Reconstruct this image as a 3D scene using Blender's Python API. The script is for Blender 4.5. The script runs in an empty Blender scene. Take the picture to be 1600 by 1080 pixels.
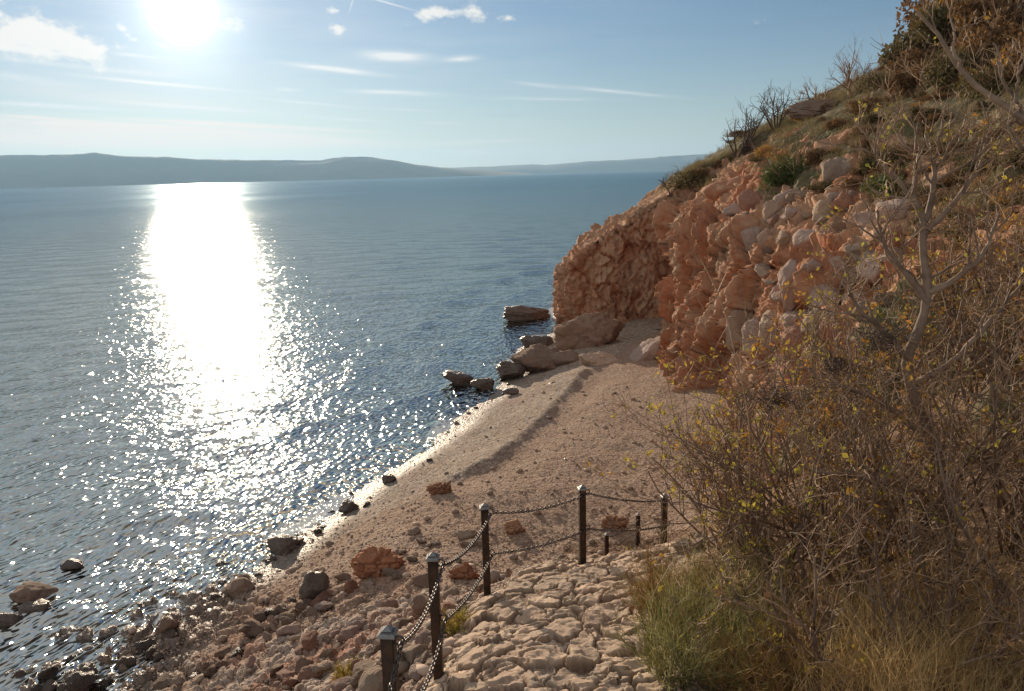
import bpy, math, random
import numpy as np
from mathutils import Vector, Matrix
from mathutils.bvhtree import BVHTree

SC = bpy.context.scene
COL = SC.collection
RNG = np.random.default_rng(7)
random.seed(7)

# ------------------------------------------------------------------ camera
FPX, W0, H0 = 1220.0, 1600.0, 1080.0
ROLL = math.radians(1.5)
PITCH = math.atan((540 - 272) / FPX)
EYE = np.array([0.0, 0.0, 9.0])
FWD = np.array([0, math.cos(PITCH), -math.sin(PITCH)])
_r0 = np.array([1.0, 0, 0]); _u0 = np.array([0, math.sin(PITCH), math.cos(PITCH)])
RGT = math.cos(ROLL) * _r0 - math.sin(ROLL) * _u0
UPV = math.sin(ROLL) * _r0 + math.cos(ROLL) * _u0
cam_d = bpy.data.cameras.new('camera'); cam = bpy.data.objects.new('camera', cam_d); COL.objects.link(cam)
cam_d.sensor_width = 36.0; cam_d.lens = 36.0 * FPX / W0
cam_d.clip_start = 0.05; cam_d.clip_end = 40000
M = Matrix.Identity(4)
for i in range(3):
    M[i][0] = RGT[i]; M[i][1] = UPV[i]; M[i][2] = -FWD[i]; M[i][3] = EYE[i]
cam.matrix_world = M
SC.camera = cam

def ray(px, py): return FWD + RGT * ((px - 800) / FPX) + UPV * ((540 - py) / FPX)
def at_z(px, py, z): d = ray(px, py); return EYE + d * ((z - EYE[2]) / d[2])
def at_y(px, py, y): d = ray(px, py); return EYE + d * (y / d[1])
def at_d(px, py, t): return EYE + ray(px, py) * t
def azel(px, py):
    d = ray(px, py); d = d / np.linalg.norm(d)
    return math.atan2(d[0], d[1]), math.asin(d[2])

# ------------------------------------------------------------------ light, sky, exposure
SUN_AZ, SUN_EL = azel(283, 14)
SUN_DIR = np.array([math.sin(SUN_AZ) * math.cos(SUN_EL), math.cos(SUN_AZ) * math.cos(SUN_EL), math.sin(SUN_EL)])
sun_d = bpy.data.lights.new('sun', 'SUN'); sun_d.energy = 5.0; sun_d.angle = math.radians(0.5); sun_d.color = (1.0, 0.81, 0.60)
sun = bpy.data.objects.new('sun', sun_d); COL.objects.link(sun)
sun.rotation_euler = Vector(SUN_DIR).to_track_quat('Z', 'Y').to_euler()
sun.location = (-20, 40, 40)
SC.view_settings.view_transform = 'Standard'; SC.view_settings.look = 'None'
SC.view_settings.gamma = 1.0; SC.view_settings.exposure = 0.15
SC.cycles.max_bounces = 6; SC.cycles.diffuse_bounces = 3; SC.cycles.glossy_bounces = 3
SC.cycles.transparent_max_bounces = 16; SC.cycles.volume_bounces = 0
SC.cycles.sample_clamp_indirect = 6.0
try: SC.cycles.use_denoising = True
except Exception: pass

class NT:
    """small helper for writing node trees"""
    def __init__(s, nt): s.nt = nt; s.n = nt.nodes; s.l = nt.links
    def node(s, t, **k):
        n = s.n.new(t)
        for a, b in k.items(): setattr(n, a, b)
        return n
    def put(s, sock, v):
        if v is None: return
        if isinstance(v, bpy.types.NodeSocket): s.l.new(v, sock)
        else:
            try: sock.default_value = v
            except Exception: sock.default_value = (*v, 1.0)[:len(sock.default_value)] if not isinstance(v, (int, float)) else (v,) * len(sock.default_value)
    def m(s, op, a, b=None, c=None, clamp=False):
        n = s.node('ShaderNodeMath', operation=op, use_clamp=clamp)
        s.put(n.inputs[0], a); s.put(n.inputs[1], b)
        if c is not None: s.put(n.inputs[2], c)
        return n.outputs[0]
    def vm(s, op, a, b=None, scale=None):
        n = s.node('ShaderNodeVectorMath', operation=op)
        s.put(n.inputs[0], a); s.put(n.inputs[1], b)
        if scale is not None: s.put(n.inputs['Scale'], scale)
        return n.outputs['Value'] if op in ('DOT_PRODUCT', 'LENGTH') else n.outputs[0]
    def mix(s, f, a, b, mode='MIX'):
        n = s.node('ShaderNodeMix', data_type='RGBA', blend_type=mode)
        s.put(n.inputs[0], f); s.put(n.inputs[6], a); s.put(n.inputs[7], b)
        return n.outputs[2]
    def noise(s, vec, scale, detail=4, rough=0.55, dist=0.0):
        n = s.node('ShaderNodeTexNoise')
        s.put(n.inputs['Vector'], vec); s.put(n.inputs['Scale'], scale); s.put(n.inputs['Detail'], detail)
        s.put(n.inputs['Roughness'], rough); s.put(n.inputs['Distortion'], dist)
        return n.outputs['Fac']
    def vor(s, vec, scale, feature='F1', out='Distance', rnd=1.0):
        n = s.node('ShaderNodeTexVoronoi', feature=feature)
        s.put(n.inputs['Vector'], vec); s.put(n.inputs['Scale'], scale); s.put(n.inputs['Randomness'], rnd)
        return n.outputs[out]
    def ramp(s, f, stops):
        n = s.node('ShaderNodeValToRGB'); e = n.color_ramp.elements
        while len(e) < len(stops): e.new(0.5)
        for i, (p, c) in enumerate(stops):
            e[i].position = p; e[i].color = (*c, 1.0) if len(c) == 3 else c
        s.put(n.inputs[0], f); return n.outputs[0]
    def rng(s, f, a, b, c=0.0, d=1.0, smooth=False):
        n = s.node('ShaderNodeMapRange'); n.clamp = True
        if smooth: n.interpolation_type = 'SMOOTHSTEP'
        s.put(n.inputs[0], f)
        for i, v in enumerate((a, b, c, d)): s.put(n.inputs[i + 1], v)
        return n.outputs[0]
    def attr(s, name, out='Fac'): return s.node('ShaderNodeAttribute', attribute_name=name).outputs[out]
    def bump(s, h, strength=0.5, dist=0.05, normal=None):
        n = s.node('ShaderNodeBump'); s.put(n.inputs['Height'], h); s.put(n.inputs['Strength'], strength)
        s.put(n.inputs['Distance'], dist); s.put(n.inputs['Normal'], normal)
        return n.outputs[0]

wd = bpy.data.worlds.new('World'); SC.world = wd; wd.use_nodes = True
w = NT(wd.node_tree); w.n.clear()
SKY_STRENGTH = 0.05
sky = w.node('ShaderNodeTexSky', sky_type='NISHITA', sun_disc=False)
sky.sun_elevation = SUN_EL; sky.sun_rotation = SUN_AZ
sky.air_density = 1.0; sky.dust_density = 0.1; sky.ozone_density = 2.2; sky.altitude = 0
tc = w.node('ShaderNodeTexCoord').outputs['Generated']
dirn = w.vm('NORMALIZE', tc)
sep = w.node('ShaderNodeSeparateXYZ'); w.put(sep.inputs[0], dirn)
az = w.m('ARCTAN2', sep.outputs[0], sep.outputs[1]); el = w.m('ARCSINE', sep.outputs[2])
dots = w.m('MAXIMUM', w.vm('DOT_PRODUCT', dirn, tuple(SUN_DIR)), 0.0)
skyc = w.mix(1.0, sky.outputs[0], (0.86, 1.08, 1.36, 1), 'MULTIPLY')
# clouds: every entry is (px, py, half width px, half height px, tilt deg, density, edge raggedness, tint)
comb = w.node('ShaderNodeCombineXYZ'); w.put(comb.inputs[0], az); w.put(comb.inputs[1], el)
aev = comb.outputs[0]
n_puff = w.noise(w.vm('MULTIPLY', aev, (38, 60, 1)), 1.0, 6, 0.6)
n_wisp = w.noise(w.vm('MULTIPLY', aev, (10, 75, 1)), 1.0, 5, 0.6)
CL = [(50, 48, 125, 40, 14, 1.15, 1), (110, 70, 60, 22, 10, .7, 1), (20, 66, 120, 26, 4, 0.8, 1), (195, 50, 34, 10, 35, .8, 1), (250, 72, 42, 6, 14, .8, 1), (40, 78, 100, 6, 4, .9, 0),
      (362, 38, 26, 15, -12, .9, 1), (344, 42, 14, 20, 0, .6, 1),
      (521, 17, 17, 11, 0, 1, 1), (529, 47, 15, 14, 0, 1, 1), (672, 23, 36, 17, -6, 1.1, 1), (742, 21, 34, 17, 6, 1.1, 1), (798, 27, 20, 9, 0, .8, 1), (635, 40, 10, 6, 0, .6, 1),
      (615, 88, 54, 8, 2, 1, 0), (720, 92, 26, 5, -3, .8, 0), (525, 109, 70, 4.5, 5, 1.0, 0), (617, 145, 66, 4, 1, .8, 0),
      (250, 131, 120, 3.2, 3.2, .7, 0), (205, 86, 42, 3.5, 3, .5, 0), (960, 143, 90, 3, 6, .5, 0), (840, 133, 60, 3, 7, .25, 0), (448, 140, 22, 3, 2, .4, 0),
      (860, 155, 100, 2.5, 1, .3, 0), (1170, 35, 36, 6, -3, .5, 1), (690, 193, 30, 2.5, 0, .35, 0), (550, 187, 60, 3, 3, .3, 0),
      (600, 3, 46, 1.6, 13, .6, 0), (549, 8, 10, 1.5, -70, .6, 0),
      (230, 207, 300, 13, 1.5, .55, 2), (60, 222, 200, 14, 0, .45, 2), (420, 212, 150, 8, 3, .35, 2), (60, 184, 80, 3, 2, .4, 2), (740, 222, 90, 4, -2, .25, 2),
      (640, 172, 60, 2, 2, .25, 0), (735, 238, 60, 5, 0, .22, 2), (150, 150, 200, 14, 3, .16, 2), (120, 104, 150, 5, 3, .4, 0), (300, 168, 130, 3.5, 2.5, .45, 0), (90, 166, 120, 4, 1, .5, 0), (380, 196, 180, 4, 2, .55, 2), (180, 196, 160, 4, 1, .6, 2), (290, 222, 260, 8, .5, .6, 2), (20, 120, 80, 8, 6, .4, 0), (470, 160, 70, 2, 4, .35, 0)]
acc = {0: None, 1: None, 2: None}
for (px, py, hw, hh, tilt, den, kind) in CL:
    a0, e0 = azel(px, py)
    a1, _ = azel(px + hw, py); _, e1 = azel(px, py - hh)
    ra, re = abs(a1 - a0), abs(e1 - e0)
    t = math.radians(tilt + 1.5)      # tilt down to the right in the picture
    da = w.m('SUBTRACT', az, a0); de = w.m('SUBTRACT', el, e0)
    ca, sa = math.cos(t), math.sin(t)
    x = w.m('MULTIPLY', w.m('SUBTRACT', w.m('MULTIPLY', da, ca), w.m('MULTIPLY', de, sa)), 1 / ra)
    y = w.m('MULTIPLY', w.m('ADD', w.m('MULTIPLY', da, sa), w.m('MULTIPLY', de, ca)), 1 / re)
    r2 = w.m('ADD', w.m('MULTIPLY', x, x), w.m('MULTIPLY', y, y))
    g = w.m('MULTIPLY', w.m('EXPONENT', w.m('MULTIPLY', r2, -1.3)), den)
    acc[kind] = g if acc[kind] is None else w.m('ADD', acc[kind], g)
thin = w.m('MULTIPLY', acc[0], w.rng(n_wisp, 0.30, 0.62, 0.5, 1.5))
puff = w.rng(w.m('ADD', acc[1], w.m('MULTIPLY', w.m('SUBTRACT', n_puff, 0.5), 3.4)), 0.38, 1.35, 0, 1, True)
puff = w.m('MULTIPLY', puff, w.m('MINIMUM', w.m('MULTIPLY', acc[1], 4.0), 1.0))
band = w.m('MULTIPLY', acc[2], w.rng(n_wisp, 0.25, 0.62, 0.7, 2.4))
# a thin general veil of cirrus, thicker to the left
veil = w.m('MULTIPLY', w.rng(w.noise(w.vm('MULTIPLY', aev, (4, 30, 1)), 1.0, 6, 0.6), 0.42, 0.8), w.rng(az, 0.25, -0.55, 0.03, 0.6))
K = 1 / SKY_STRENGTH
low = w.m('MULTIPLY', w.m('EXPONENT', w.m('MULTIPLY', w.m('MAXIMUM', el, 0.0), -14.0)), .6)
skyc = w.mix(low, skyc, (0.66 * K, 0.645 * K, 0.58 * K, 1))
# unseen white sky added overhead and behind the viewer to lift the shadows
back_fill = w.m('MAXIMUM', w.rng(sep.outputs[1], 0.25, -0.5, 0.0, 0.32, True), w.rng(el, 0.5, 1.1, 0.0, 0.40, True))
skyc = w.mix(w.m('MULTIPLY', back_fill, w.rng(n_wisp, 0.2, 0.7, 0.6, 1.0)), skyc, (0.80 * K, 0.80 * K, 0.80 * K, 1))
leftv = w.m('MULTIPLY', w.rng(az, 0.05, -0.7, 0.0, 0.75, True), w.rng(el, 0.22, 0.5, 0.0, 1.0, True))
skyc = w.mix(leftv, skyc, (0.52 * K, 0.50 * K, 0.47 * K, 1))
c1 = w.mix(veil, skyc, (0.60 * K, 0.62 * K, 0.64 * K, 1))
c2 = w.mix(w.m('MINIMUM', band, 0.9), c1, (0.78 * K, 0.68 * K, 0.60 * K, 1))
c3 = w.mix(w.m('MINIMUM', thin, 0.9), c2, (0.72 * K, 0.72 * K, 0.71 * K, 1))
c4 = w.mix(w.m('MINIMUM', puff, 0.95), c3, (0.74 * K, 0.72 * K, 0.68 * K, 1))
# aureole of the sun
def lobe(nn, k, col):
    v = w.m('MULTIPLY', w.m('POWER', dots, nn), k * K)
    return w.vm('SCALE', tuple(col), scale=v)
halo = w.vm('ADD', lobe(5200, 4.0, (1, .97, .90)), w.vm('ADD', lobe(600, 0.5, (1, .96, .90)), w.vm('ADD', lobe(30, 0.11, (1, .96, .91)), lobe(8, 0.09, (1, .95, .92)))))
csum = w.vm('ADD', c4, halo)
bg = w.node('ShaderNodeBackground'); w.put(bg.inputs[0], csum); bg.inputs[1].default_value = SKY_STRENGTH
wo = w.node('ShaderNodeOutputWorld'); w.l.new(bg.outputs[0], wo.inputs[0])

# ------------------------------------------------------------------ numeric helpers
def _hash(ix, iy, iz, seed):
    h = (ix.astype(np.uint32) * np.uint32(374761393) + iy.astype(np.uint32) * np.uint32(668265263)
         + iz.astype(np.uint32) * np.uint32(2147483647 - 58) + np.uint32((seed * 144665 + 12345) % 4294967295))
    h = (h ^ (h >> np.uint32(13))) * np.uint32(1274126177)
    h = h ^ (h >> np.uint32(16)); h = h * np.uint32(2246822519); h = h ^ (h >> np.uint32(15))
    return (h & np.uint32(0xFFFFFF)).astype(np.float32) / np.float32(0xFFFFFF)
def vnoise(p, seed=0):
    p = np.asarray(p, dtype=np.float32)
    i = np.floor(p).astype(np.int64); f = p - i; f = f * f * f * (f * (f * 6 - 15) + 10)
    i = i & 0xFFFFFFFF
    out = 0
    for dx in (0, 1):
        wx = f[:, 0] if dx else 1 - f[:, 0]
        for dy in (0, 1):
            wy = f[:, 1] if dy else 1 - f[:, 1]
            for dz in (0, 1):
                wz = f[:, 2] if dz else 1 - f[:, 2]
                out = out + wx * wy * wz * _hash(i[:, 0] + dx, i[:, 1] + dy, i[:, 2] + dz, seed)
    return out * 2 - 1
def fbm(p, octv=4, seed=0, gain=0.5):
    p = np.asarray(p, dtype=np.float32); a, s, t = 1.0, 0, 0
    for k in range(octv):
        s = s + a * vnoise(p * (2.03 ** k) + 17.3 * k, seed + k); t += a; a *= gain
    return s / t
def voro(p, seed=0, dims=3):
    """distance to nearest and second nearest feature, random value of the nearest"""
    p = np.asarray(p, dtype=np.float32); i = np.floor(p).astype(np.int64)
    n = len(p); f1 = np.full(n, 9, np.float32); f2 = f1.copy(); idr = np.zeros(n, np.float32)
    for dx in (-1, 0, 1):
        for dy in (-1, 0, 1):
            for dz in ((-1, 0, 1) if dims == 3 else (0,)):
                c = i + np.array([dx, dy, dz]); cm = c & 0xFFFFFFFF
                a = _hash(cm[:, 0], cm[:, 1], cm[:, 2], seed); b = _hash(cm[:, 0], cm[:, 1], cm[:, 2], seed + 91)
                e = _hash(cm[:, 0], cm[:, 1], cm[:, 2], seed + 177) if dims == 3 else 0.0
                d = (c[:, 0] + a - p[:, 0]) ** 2 + (c[:, 1] + b - p[:, 1]) ** 2
                if dims == 3: d = d + (c[:, 2] + e - p[:, 2]) ** 2
                d = np.sqrt(d).astype(np.float32)
                new = d < f1
                f2 = np.where(new, f1, np.minimum(f2, d)); idr = np.where(new, _hash(cm[:, 0], cm[:, 1], cm[:, 2], seed + 311), idr)
                f1 = np.where(new, d, f1)
    return f1, f2, idr
def facet(p, seed, tilt):
    """fractured relief: every cell a tilted plane at its own level"""
    p = np.asarray(p, dtype=np.float32); i = np.floor(p).astype(np.int64); n = len(p)
    f1 = np.full(n, 9, np.float32); f2 = f1.copy(); lev = np.zeros(n, np.float32); dv = np.zeros((n, 3), np.float32); cc = np.zeros((n, 3), np.int64)
    for dx in (-1, 0, 1):
        for dy in (-1, 0, 1):
            for dz in (-1, 0, 1):
                c = i + np.array([dx, dy, dz]); cm = c & 0xFFFFFFFF
                q = np.stack([c[:, k] + _hash(cm[:, 0], cm[:, 1], cm[:, 2], seed + 91 * k) for k in range(3)], -1) - p
                d = np.sqrt((q ** 2).sum(1)).astype(np.float32); new = d < f1
                f2 = np.where(new, f1, np.minimum(f2, d)); dv = np.where(new[:, None], q, dv); cc = np.where(new[:, None], cm, cc); f1 = np.where(new, d, f1)
    g = np.stack([_hash(cc[:, 0], cc[:, 1], cc[:, 2], seed + 400 + k) - .5 for k in range(3)], -1)
    lev = _hash(cc[:, 0], cc[:, 1], cc[:, 2], seed + 311) - .5
    return lev + tilt * (g * dv).sum(1), f2 - f1, lev + .5
def sstep(x, a, b):
    t = np.clip((x - a) / (b - a), 0, 1); return t * t * (3 - 2 * t)
def c3d(x, y, z=0.0):
    x = np.asarray(x); return np.stack([x, np.broadcast_to(y, x.shape), np.broadcast_to(z, x.shape)], -1)

# ------------------------------------------------------------------ object helpers
def mesh_np(name, V, Fq, mat, smooth=True, attrs=None, nside=4):
    V = np.ascontiguousarray(V, dtype=np.float32).reshape(-1, 3); Fq = np.ascontiguousarray(Fq, dtype=np.int32).reshape(-1, nside)
    me = bpy.data.meshes.new(name)
    me.vertices.add(len(V)); me.vertices.foreach_set('co', V.ravel())
    me.loops.add(Fq.size); me.loops.foreach_set('vertex_index', Fq.ravel())
    me.polygons.add(len(Fq)); me.polygons.foreach_set('loop_start', np.arange(0, Fq.size, nside, dtype=np.int32))
    me.polygons.foreach_set('loop_total', np.full(len(Fq), nside, dtype=np.int32))
    me.polygons.foreach_set('use_smooth', np.full(len(Fq), bool(smooth)))
    for k, v in (attrs or {}).items():
        a = me.attributes.new(k, 'FLOAT', 'POINT'); a.data.foreach_set('value', np.ascontiguousarray(v, dtype=np.float32).ravel())
    me.update(calc_edges=True)
    if mat: me.materials.append(mat)
    return me
def link(name, me, parent=None, loc=None, label=None, cat=None, group=None, kind=None):
    o = bpy.data.objects.new(name, me); COL.objects.link(o)
    if parent: o.parent = parent
    if loc is not None: o.location = loc
    if label: o['label'] = label
    if cat: o['category'] = cat
    if group: o['group'] = group
    if kind: o['kind'] = kind
    return o
def thing(name, loc, label, cat, group=None): return link(name, None, None, loc, label, cat, group)
def grid_faces(n, m):
    i = np.arange(n - 1)[:, None] * m + np.arange(m - 1)[None, :]
    return np.stack([i, i + 1, i + m + 1, i + m], -1).reshape(-1, 4)
def copy_tree(src, loc, rotz, scale, label=None):
    r = src.copy(); COL.objects.link(r); r.location = loc; r.rotation_euler = (0, 0, rotz); r.scale = (scale,) * 3 if np.isscalar(scale) else scale
    if label: r['label'] = label
    for ch in list(src.children):
        c = ch.copy(); COL.objects.link(c); c.parent = r
    return r

# ------------------------------------------------------------------ materials
def new_mat(name):
    m = bpy.data.materials.new(name); m.use_nodes = True; t = NT(m.node_tree); t.n.clear()
    out = t.node('ShaderNodeOutputMaterial'); b = t.node('ShaderNodeBsdfPrincipled'); t.l.new(b.outputs[0], out.inputs[0])
    return m, t, b, out
def pos(t): return t.node('ShaderNodeNewGeometry').outputs['Position']
def objco(t): return t.node('ShaderNodeTexCoord').outputs['Object']
def orand(t): return t.node('ShaderNodeObjectInfo').outputs['Random']

def rock_nodes(t, vec, pale=(.50, .40, .31), pink=(.40, .26, .19), grey=(.30, .27, .25), scale=1.0):
    n1 = t.noise(vec, 0.9 * scale, 6, 0.6, 0.4); n2 = t.noise(vec, 5.0 * scale, 6, 0.65); n3 = t.noise(vec, 28 * scale, 4, 0.6)
    c = t.mix(t.rng(n1, .36, .62), pale, pink)
    c = t.mix(t.rng(n2, .52, .72, 0, .7), c, grey)
    c = t.mix(t.rng(n3, .35, .7, 0, .35), c, tuple(v * 1.3 for v in pale))
    return c, n1, n2, n3

def mat_cliff():
    m, t, b, _ = new_mat('cliff_limestone')
    P = pos(t)
    c, n1, n2, n3 = rock_nodes(t, P, (.50, .315, .19), (.45, .20, .10), (.28, .20, .145))
    red = t.m('MULTIPLY', t.attr('red'), t.rng(n2, .3, .6, .45, 1.0))
    c = t.mix(t.m('MINIMUM', red, .92), c, (.38, .11, .036, 1))
    soil = t.mix(t.noise(P, 3.0, 5, .65), (.13, .085, .04, 1), (.20, .17, .075, 1))
    soil = t.mix(t.rng(t.noise(P, .8, 3), .45, .62, 0, .75), soil, (.10, .105, .04, 1))
    veg = t.m('ADD', t.attr('veg'), t.m('MULTIPLY', t.m('SUBTRACT', n2, .5), 1.1))
    c = t.mix(t.rng(veg, .40, .62), c, soil)
    sz = t.node('ShaderNodeSeparateXYZ'); t.put(sz.inputs[0], P)
    tide = t.rng(t.m('ADD', sz.outputs[2], t.m('MULTIPLY', n2, 1.2)), 1.35, .75, 0, .75)
    c = t.mix(tide, c, (.075, .06, .05, 1))
    streak = t.noise(t.vm('MULTIPLY', P, (2.2, 2.2, .25)), 1.0, 5, .6)
    c = t.mix(t.rng(streak, .56, .72, 0, .55), c, (.20, .12, .08, 1))
    t.put(b.inputs['Base Color'], c); b.inputs['Roughness'].default_value = .9
    h = t.m('ADD', t.m('MULTIPLY', n2, .55), t.m('ADD', t.m('MULTIPLY', n3, .22), t.m('MULTIPLY', t.vor(P, 5.5), .30)))
    t.put(b.inputs['Normal'], t.bump(h, .9, .14))
    return m
def mat_rock(name, pale, pink, grey, red=.0, wet=0.0):
    m, t, b, _ = new_mat(name)
    V = t.vm('ADD', objco(t), t.vm('SCALE', (7.1, 3.3, 5.7), scale=t.m('MULTIPLY', orand(t), 9.0)))
    sc = 1.0
    c, n1, n2, n3 = rock_nodes(t, V, pale, pink, grey, 2.0)
    r = orand(t)
    c = t.mix(t.rng(r, 0, 1, 0, .55), c, pink)
    if red: c = t.mix(t.m('MULTIPLY', t.rng(t.m('FRACT', t.m('MULTIPLY', r, 7.3)), .55, .75), red), c, (.36, .13, .06, 1))
    k = t.rng(t.m('FRACT', t.m('MULTIPLY', r, 3.7)), 0, 1, .75, 1.2)
    c = t.mix(1.0, c, t.vm('SCALE', (1, 1, 1), scale=k), 'MULTIPLY')
    if wet: c = t.mix(1.0, c, (1 - wet,) * 3 + (1,), 'MULTIPLY')
    t.put(b.inputs['Base Color'], c); b.inputs['Roughness'].default_value = .35 if wet else .88
    t.put(b.inputs['Normal'], t.bump(t.m('ADD', t.m('ADD', n2, t.m('MULTIPLY', t.vor(V, 6.0), .5)), t.m('MULTIPLY', n3, .4)), .9, .09))
    return m
def mat_ground():
    m, t, b, _ = new_mat('shingle')
    P = pos(t)
    cell = t.node('ShaderNodeTexVoronoi'); t.put(cell.inputs['Vector'], P); cell.inputs['Scale'].default_value = 19
    cs = t.node('ShaderNodeSeparateColor'); t.l.new(cell.outputs['Color'], cs.inputs[0])
    cell2 = t.node('ShaderNodeTexVoronoi'); t.put(cell2.inputs['Vector'], P); cell2.inputs['Scale'].default_value = 47
    cs2 = t.node('ShaderNodeSeparateColor'); t.l.new(cell2.outputs['Color'], cs2.inputs[0])
    c = t.mix(cs.outputs[0], (.21, .14, .09, 1), (.49, .365, .25, 1))
    c = t.mix(t.m('MULTIPLY', cs2.outputs[1], .55), c, (.30, .25, .21, 1))
    c = t.mix(t.rng(cs.outputs[1], .88, .95, 0, .7), c, (.60, .54, .47, 1))
    cell3 = t.node('ShaderNodeTexVoronoi'); t.put(cell3.inputs['Vector'], P); cell3.inputs['Scale'].default_value = 7.5
    cs3 = t.node('ShaderNodeSeparateColor'); t.l.new(cell3.outputs['Color'], cs3.inputs[0])
    c = t.mix(1.0, c, t.vm('SCALE', (1, 1, 1), scale=t.rng(cs3.outputs[0], 0, 1, .72, 1.22)), 'MULTIPLY')
    n = t.noise(P, .7, 5, .6)
    c = t.mix(t.rng(n, .42, .65, 0, .4), c, (.28, .155, .09, 1))
    c = t.mix(t.m('MULTIPLY', t.attr('pale'), .6), c, t.mix(cs3.outputs[1], (.40, .27, .20, 1), (.56, .44, .355, 1)))
    n2 = t.noise(P, 4, 5, .6)
    red = t.m('MULTIPLY', t.attr('red'), t.rng(n2, .3, .55, .3, 1))
    c = t.mix(red, c, (.37, .13, .055, 1))
    up_ = t.m('MULTIPLY', t.attr('upper'), t.rng(t.noise(P, 1.6, 4, .6), .3, .6, .35, .8))
    c = t.mix(up_, c, t.mix(cs.outputs[2], (.22, .125, .075, 1), (.49, .31, .20, 1)))
    soil = t.mix(t.noise(P, 9, 5, .65), (.13, .062, .03, 1), (.27, .15, .075, 1))
    c = t.mix(t.attr('soil'), c, soil)
    c = t.mix(t.m('MULTIPLY', t.attr('wet'), .5), c, (.105, .078, .057, 1))
    t.put(b.inputs['Base Color'], c)
    t.put(b.inputs['Roughness'], t.rng(t.attr('wet'), 0, 1, .95, .4))
    h = t.m('ADD', t.m('MULTIPLY', t.m('SUBTRACT', 1.0, cell.outputs['Distance']), .6), t.m('MULTIPLY', t.m('SUBTRACT', 1.0, cell2.outputs['Distance']), .3))
    t.put(b.inputs['Normal'], t.bump(t.m('ADD', h, t.m('ADD', t.m('MULTIPLY', n2, .3), t.m('MULTIPLY', t.m('SUBTRACT', 1.0, cell3.outputs['Distance']), .8))), 1.0, .05))
    return m
def mat_path():
    m, t, b, _ = new_mat('path_stone')
    P = pos(t)
    c, n1, n2, n3 = rock_nodes(t, P, (.58, .45, .32), (.48, .325, .22), (.37, .30, .235), 2.2)
    c = t.mix(t.m('MULTIPLY', t.attr('cell'), .75), c, (.54, .37, .25, 1))
    c = t.mix(1.0, c, t.vm('SCALE', (1, 1, 1), scale=t.rng(t.m('FRACT', t.m('MULTIPLY', t.attr('cell'), 13.7)), 0, 1, .64, 1.15)), 'MULTIPLY')
    c = t.mix(t.attr('joint'), c, t.mix(n3, (.13, .08, .048, 1), (.28, .18, .115, 1)))
    t.put(b.inputs['Base Color'], c); b.inputs['Roughness'].default_value = .9
    t.put(b.inputs['Normal'], t.bump(t.m('ADD', t.m('MULTIPLY', n2, .6), t.m('MULTIPLY', n3, .35)), .7, .03))
    return m
def mat_sea():
    m = bpy.data.materials.new('sea_water'); m.use_nodes = True; t = NT(m.node_tree); t.n.clear()
    out = t.node('ShaderNodeOutputMaterial')
    P = pos(t); sp = t.vm('MULTIPLY', P, (1, 1, 0))
    rot = t.node('ShaderNodeVectorRotate', rotation_type='Z_AXIS'); t.put(rot.inputs['Vector'], sp); rot.inputs['Angle'].default_value = math.radians(20)
    q = rot.outputs[0]
    q1 = t.vm('MULTIPLY', q, (1.0, .62, 1))
    h1 = t.noise(q1, 2.7, 1, .5, .3); h2 = t.noise(q1, 7.5, 0, .5, .2); h3 = t.noise(q1, .22, 3, .5)
    far = t.attr('far')
    h = t.m('ADD', t.m('MULTIPLY', h1, .130), t.m('MULTIPLY', h2, .044))
    h = t.m('ADD', t.m('MULTIPLY', h, t.m('MULTIPLY', t.rng(far, 0, 1, 1.15, .55), t.rng(t.attr('mid'), 0, 1, 1.0, .62))), t.m('MULTIPLY', t.m('MULTIPLY', h3, .2), far))
    h = t.m('MULTIPLY', h, t.m('ADD', 1.0, t.m('MULTIPLY', t.attr('surf'), .9)))
    nrm = t.bump(h, 1.0, 1.0)
    patch = t.noise(t.vm('MULTIPLY', q, (1, .3, 1)), .012, 4, .55)
    rough = t.m('ADD', t.rng(far, 0, 1, .075, .15), t.m('MULTIPLY', t.m('MULTIPLY', t.m('SUBTRACT', patch, .5), .16), far))
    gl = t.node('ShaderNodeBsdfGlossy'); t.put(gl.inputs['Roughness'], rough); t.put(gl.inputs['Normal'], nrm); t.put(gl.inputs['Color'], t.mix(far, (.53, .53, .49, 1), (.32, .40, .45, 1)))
    df = t.node('ShaderNodeBsdfDiffuse'); t.put(df.inputs['Color'], t.mix(t.attr('deep'), (.060, .052, .040, 1), (.006, .042, .070, 1)))
    tr = t.node('ShaderNodeBsdfTransparent'); tr.inputs['Color'].default_value = (.90, .88, .80, 1)
    fr = t.node('ShaderNodeFresnel'); fr.inputs['IOR'].default_value = 1.33; t.put(fr.inputs['Normal'], nrm)
    body = t.node('ShaderNodeMixShader'); t.put(body.inputs[0], t.attr('opaque')); t.l.new(tr.outputs[0], body.inputs[1]); t.l.new(df.outputs[0], body.inputs[2])
    mx = t.node('ShaderNodeMixShader'); t.put(mx.inputs[0], fr.outputs[0]); t.l.new(body.outputs[0], mx.inputs[1]); t.l.new(gl.outputs[0], mx.inputs[2])
    fo = t.node('ShaderNodeBsdfDiffuse'); fo.inputs['Color'].default_value = (.75, .76, .74, 1)
    fn = t.noise(t.vm('MULTIPLY', P, (1, 1, 0)), 6.5, 5, .75, .6)
    fm = t.rng(t.m('ADD', t.attr('foam'), t.m('MULTIPLY', t.m('SUBTRACT', fn, .5), 1.7)), .52, .9, 0, .8)
    m2 = t.node('ShaderNodeMixShader'); t.put(m2.inputs[0], fm); t.l.new(mx.outputs[0], m2.inputs[1]); t.l.new(fo.outputs[0], m2.inputs[2])
    t.l.new(m2.outputs[0], out.inputs[0])
    return m
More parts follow.
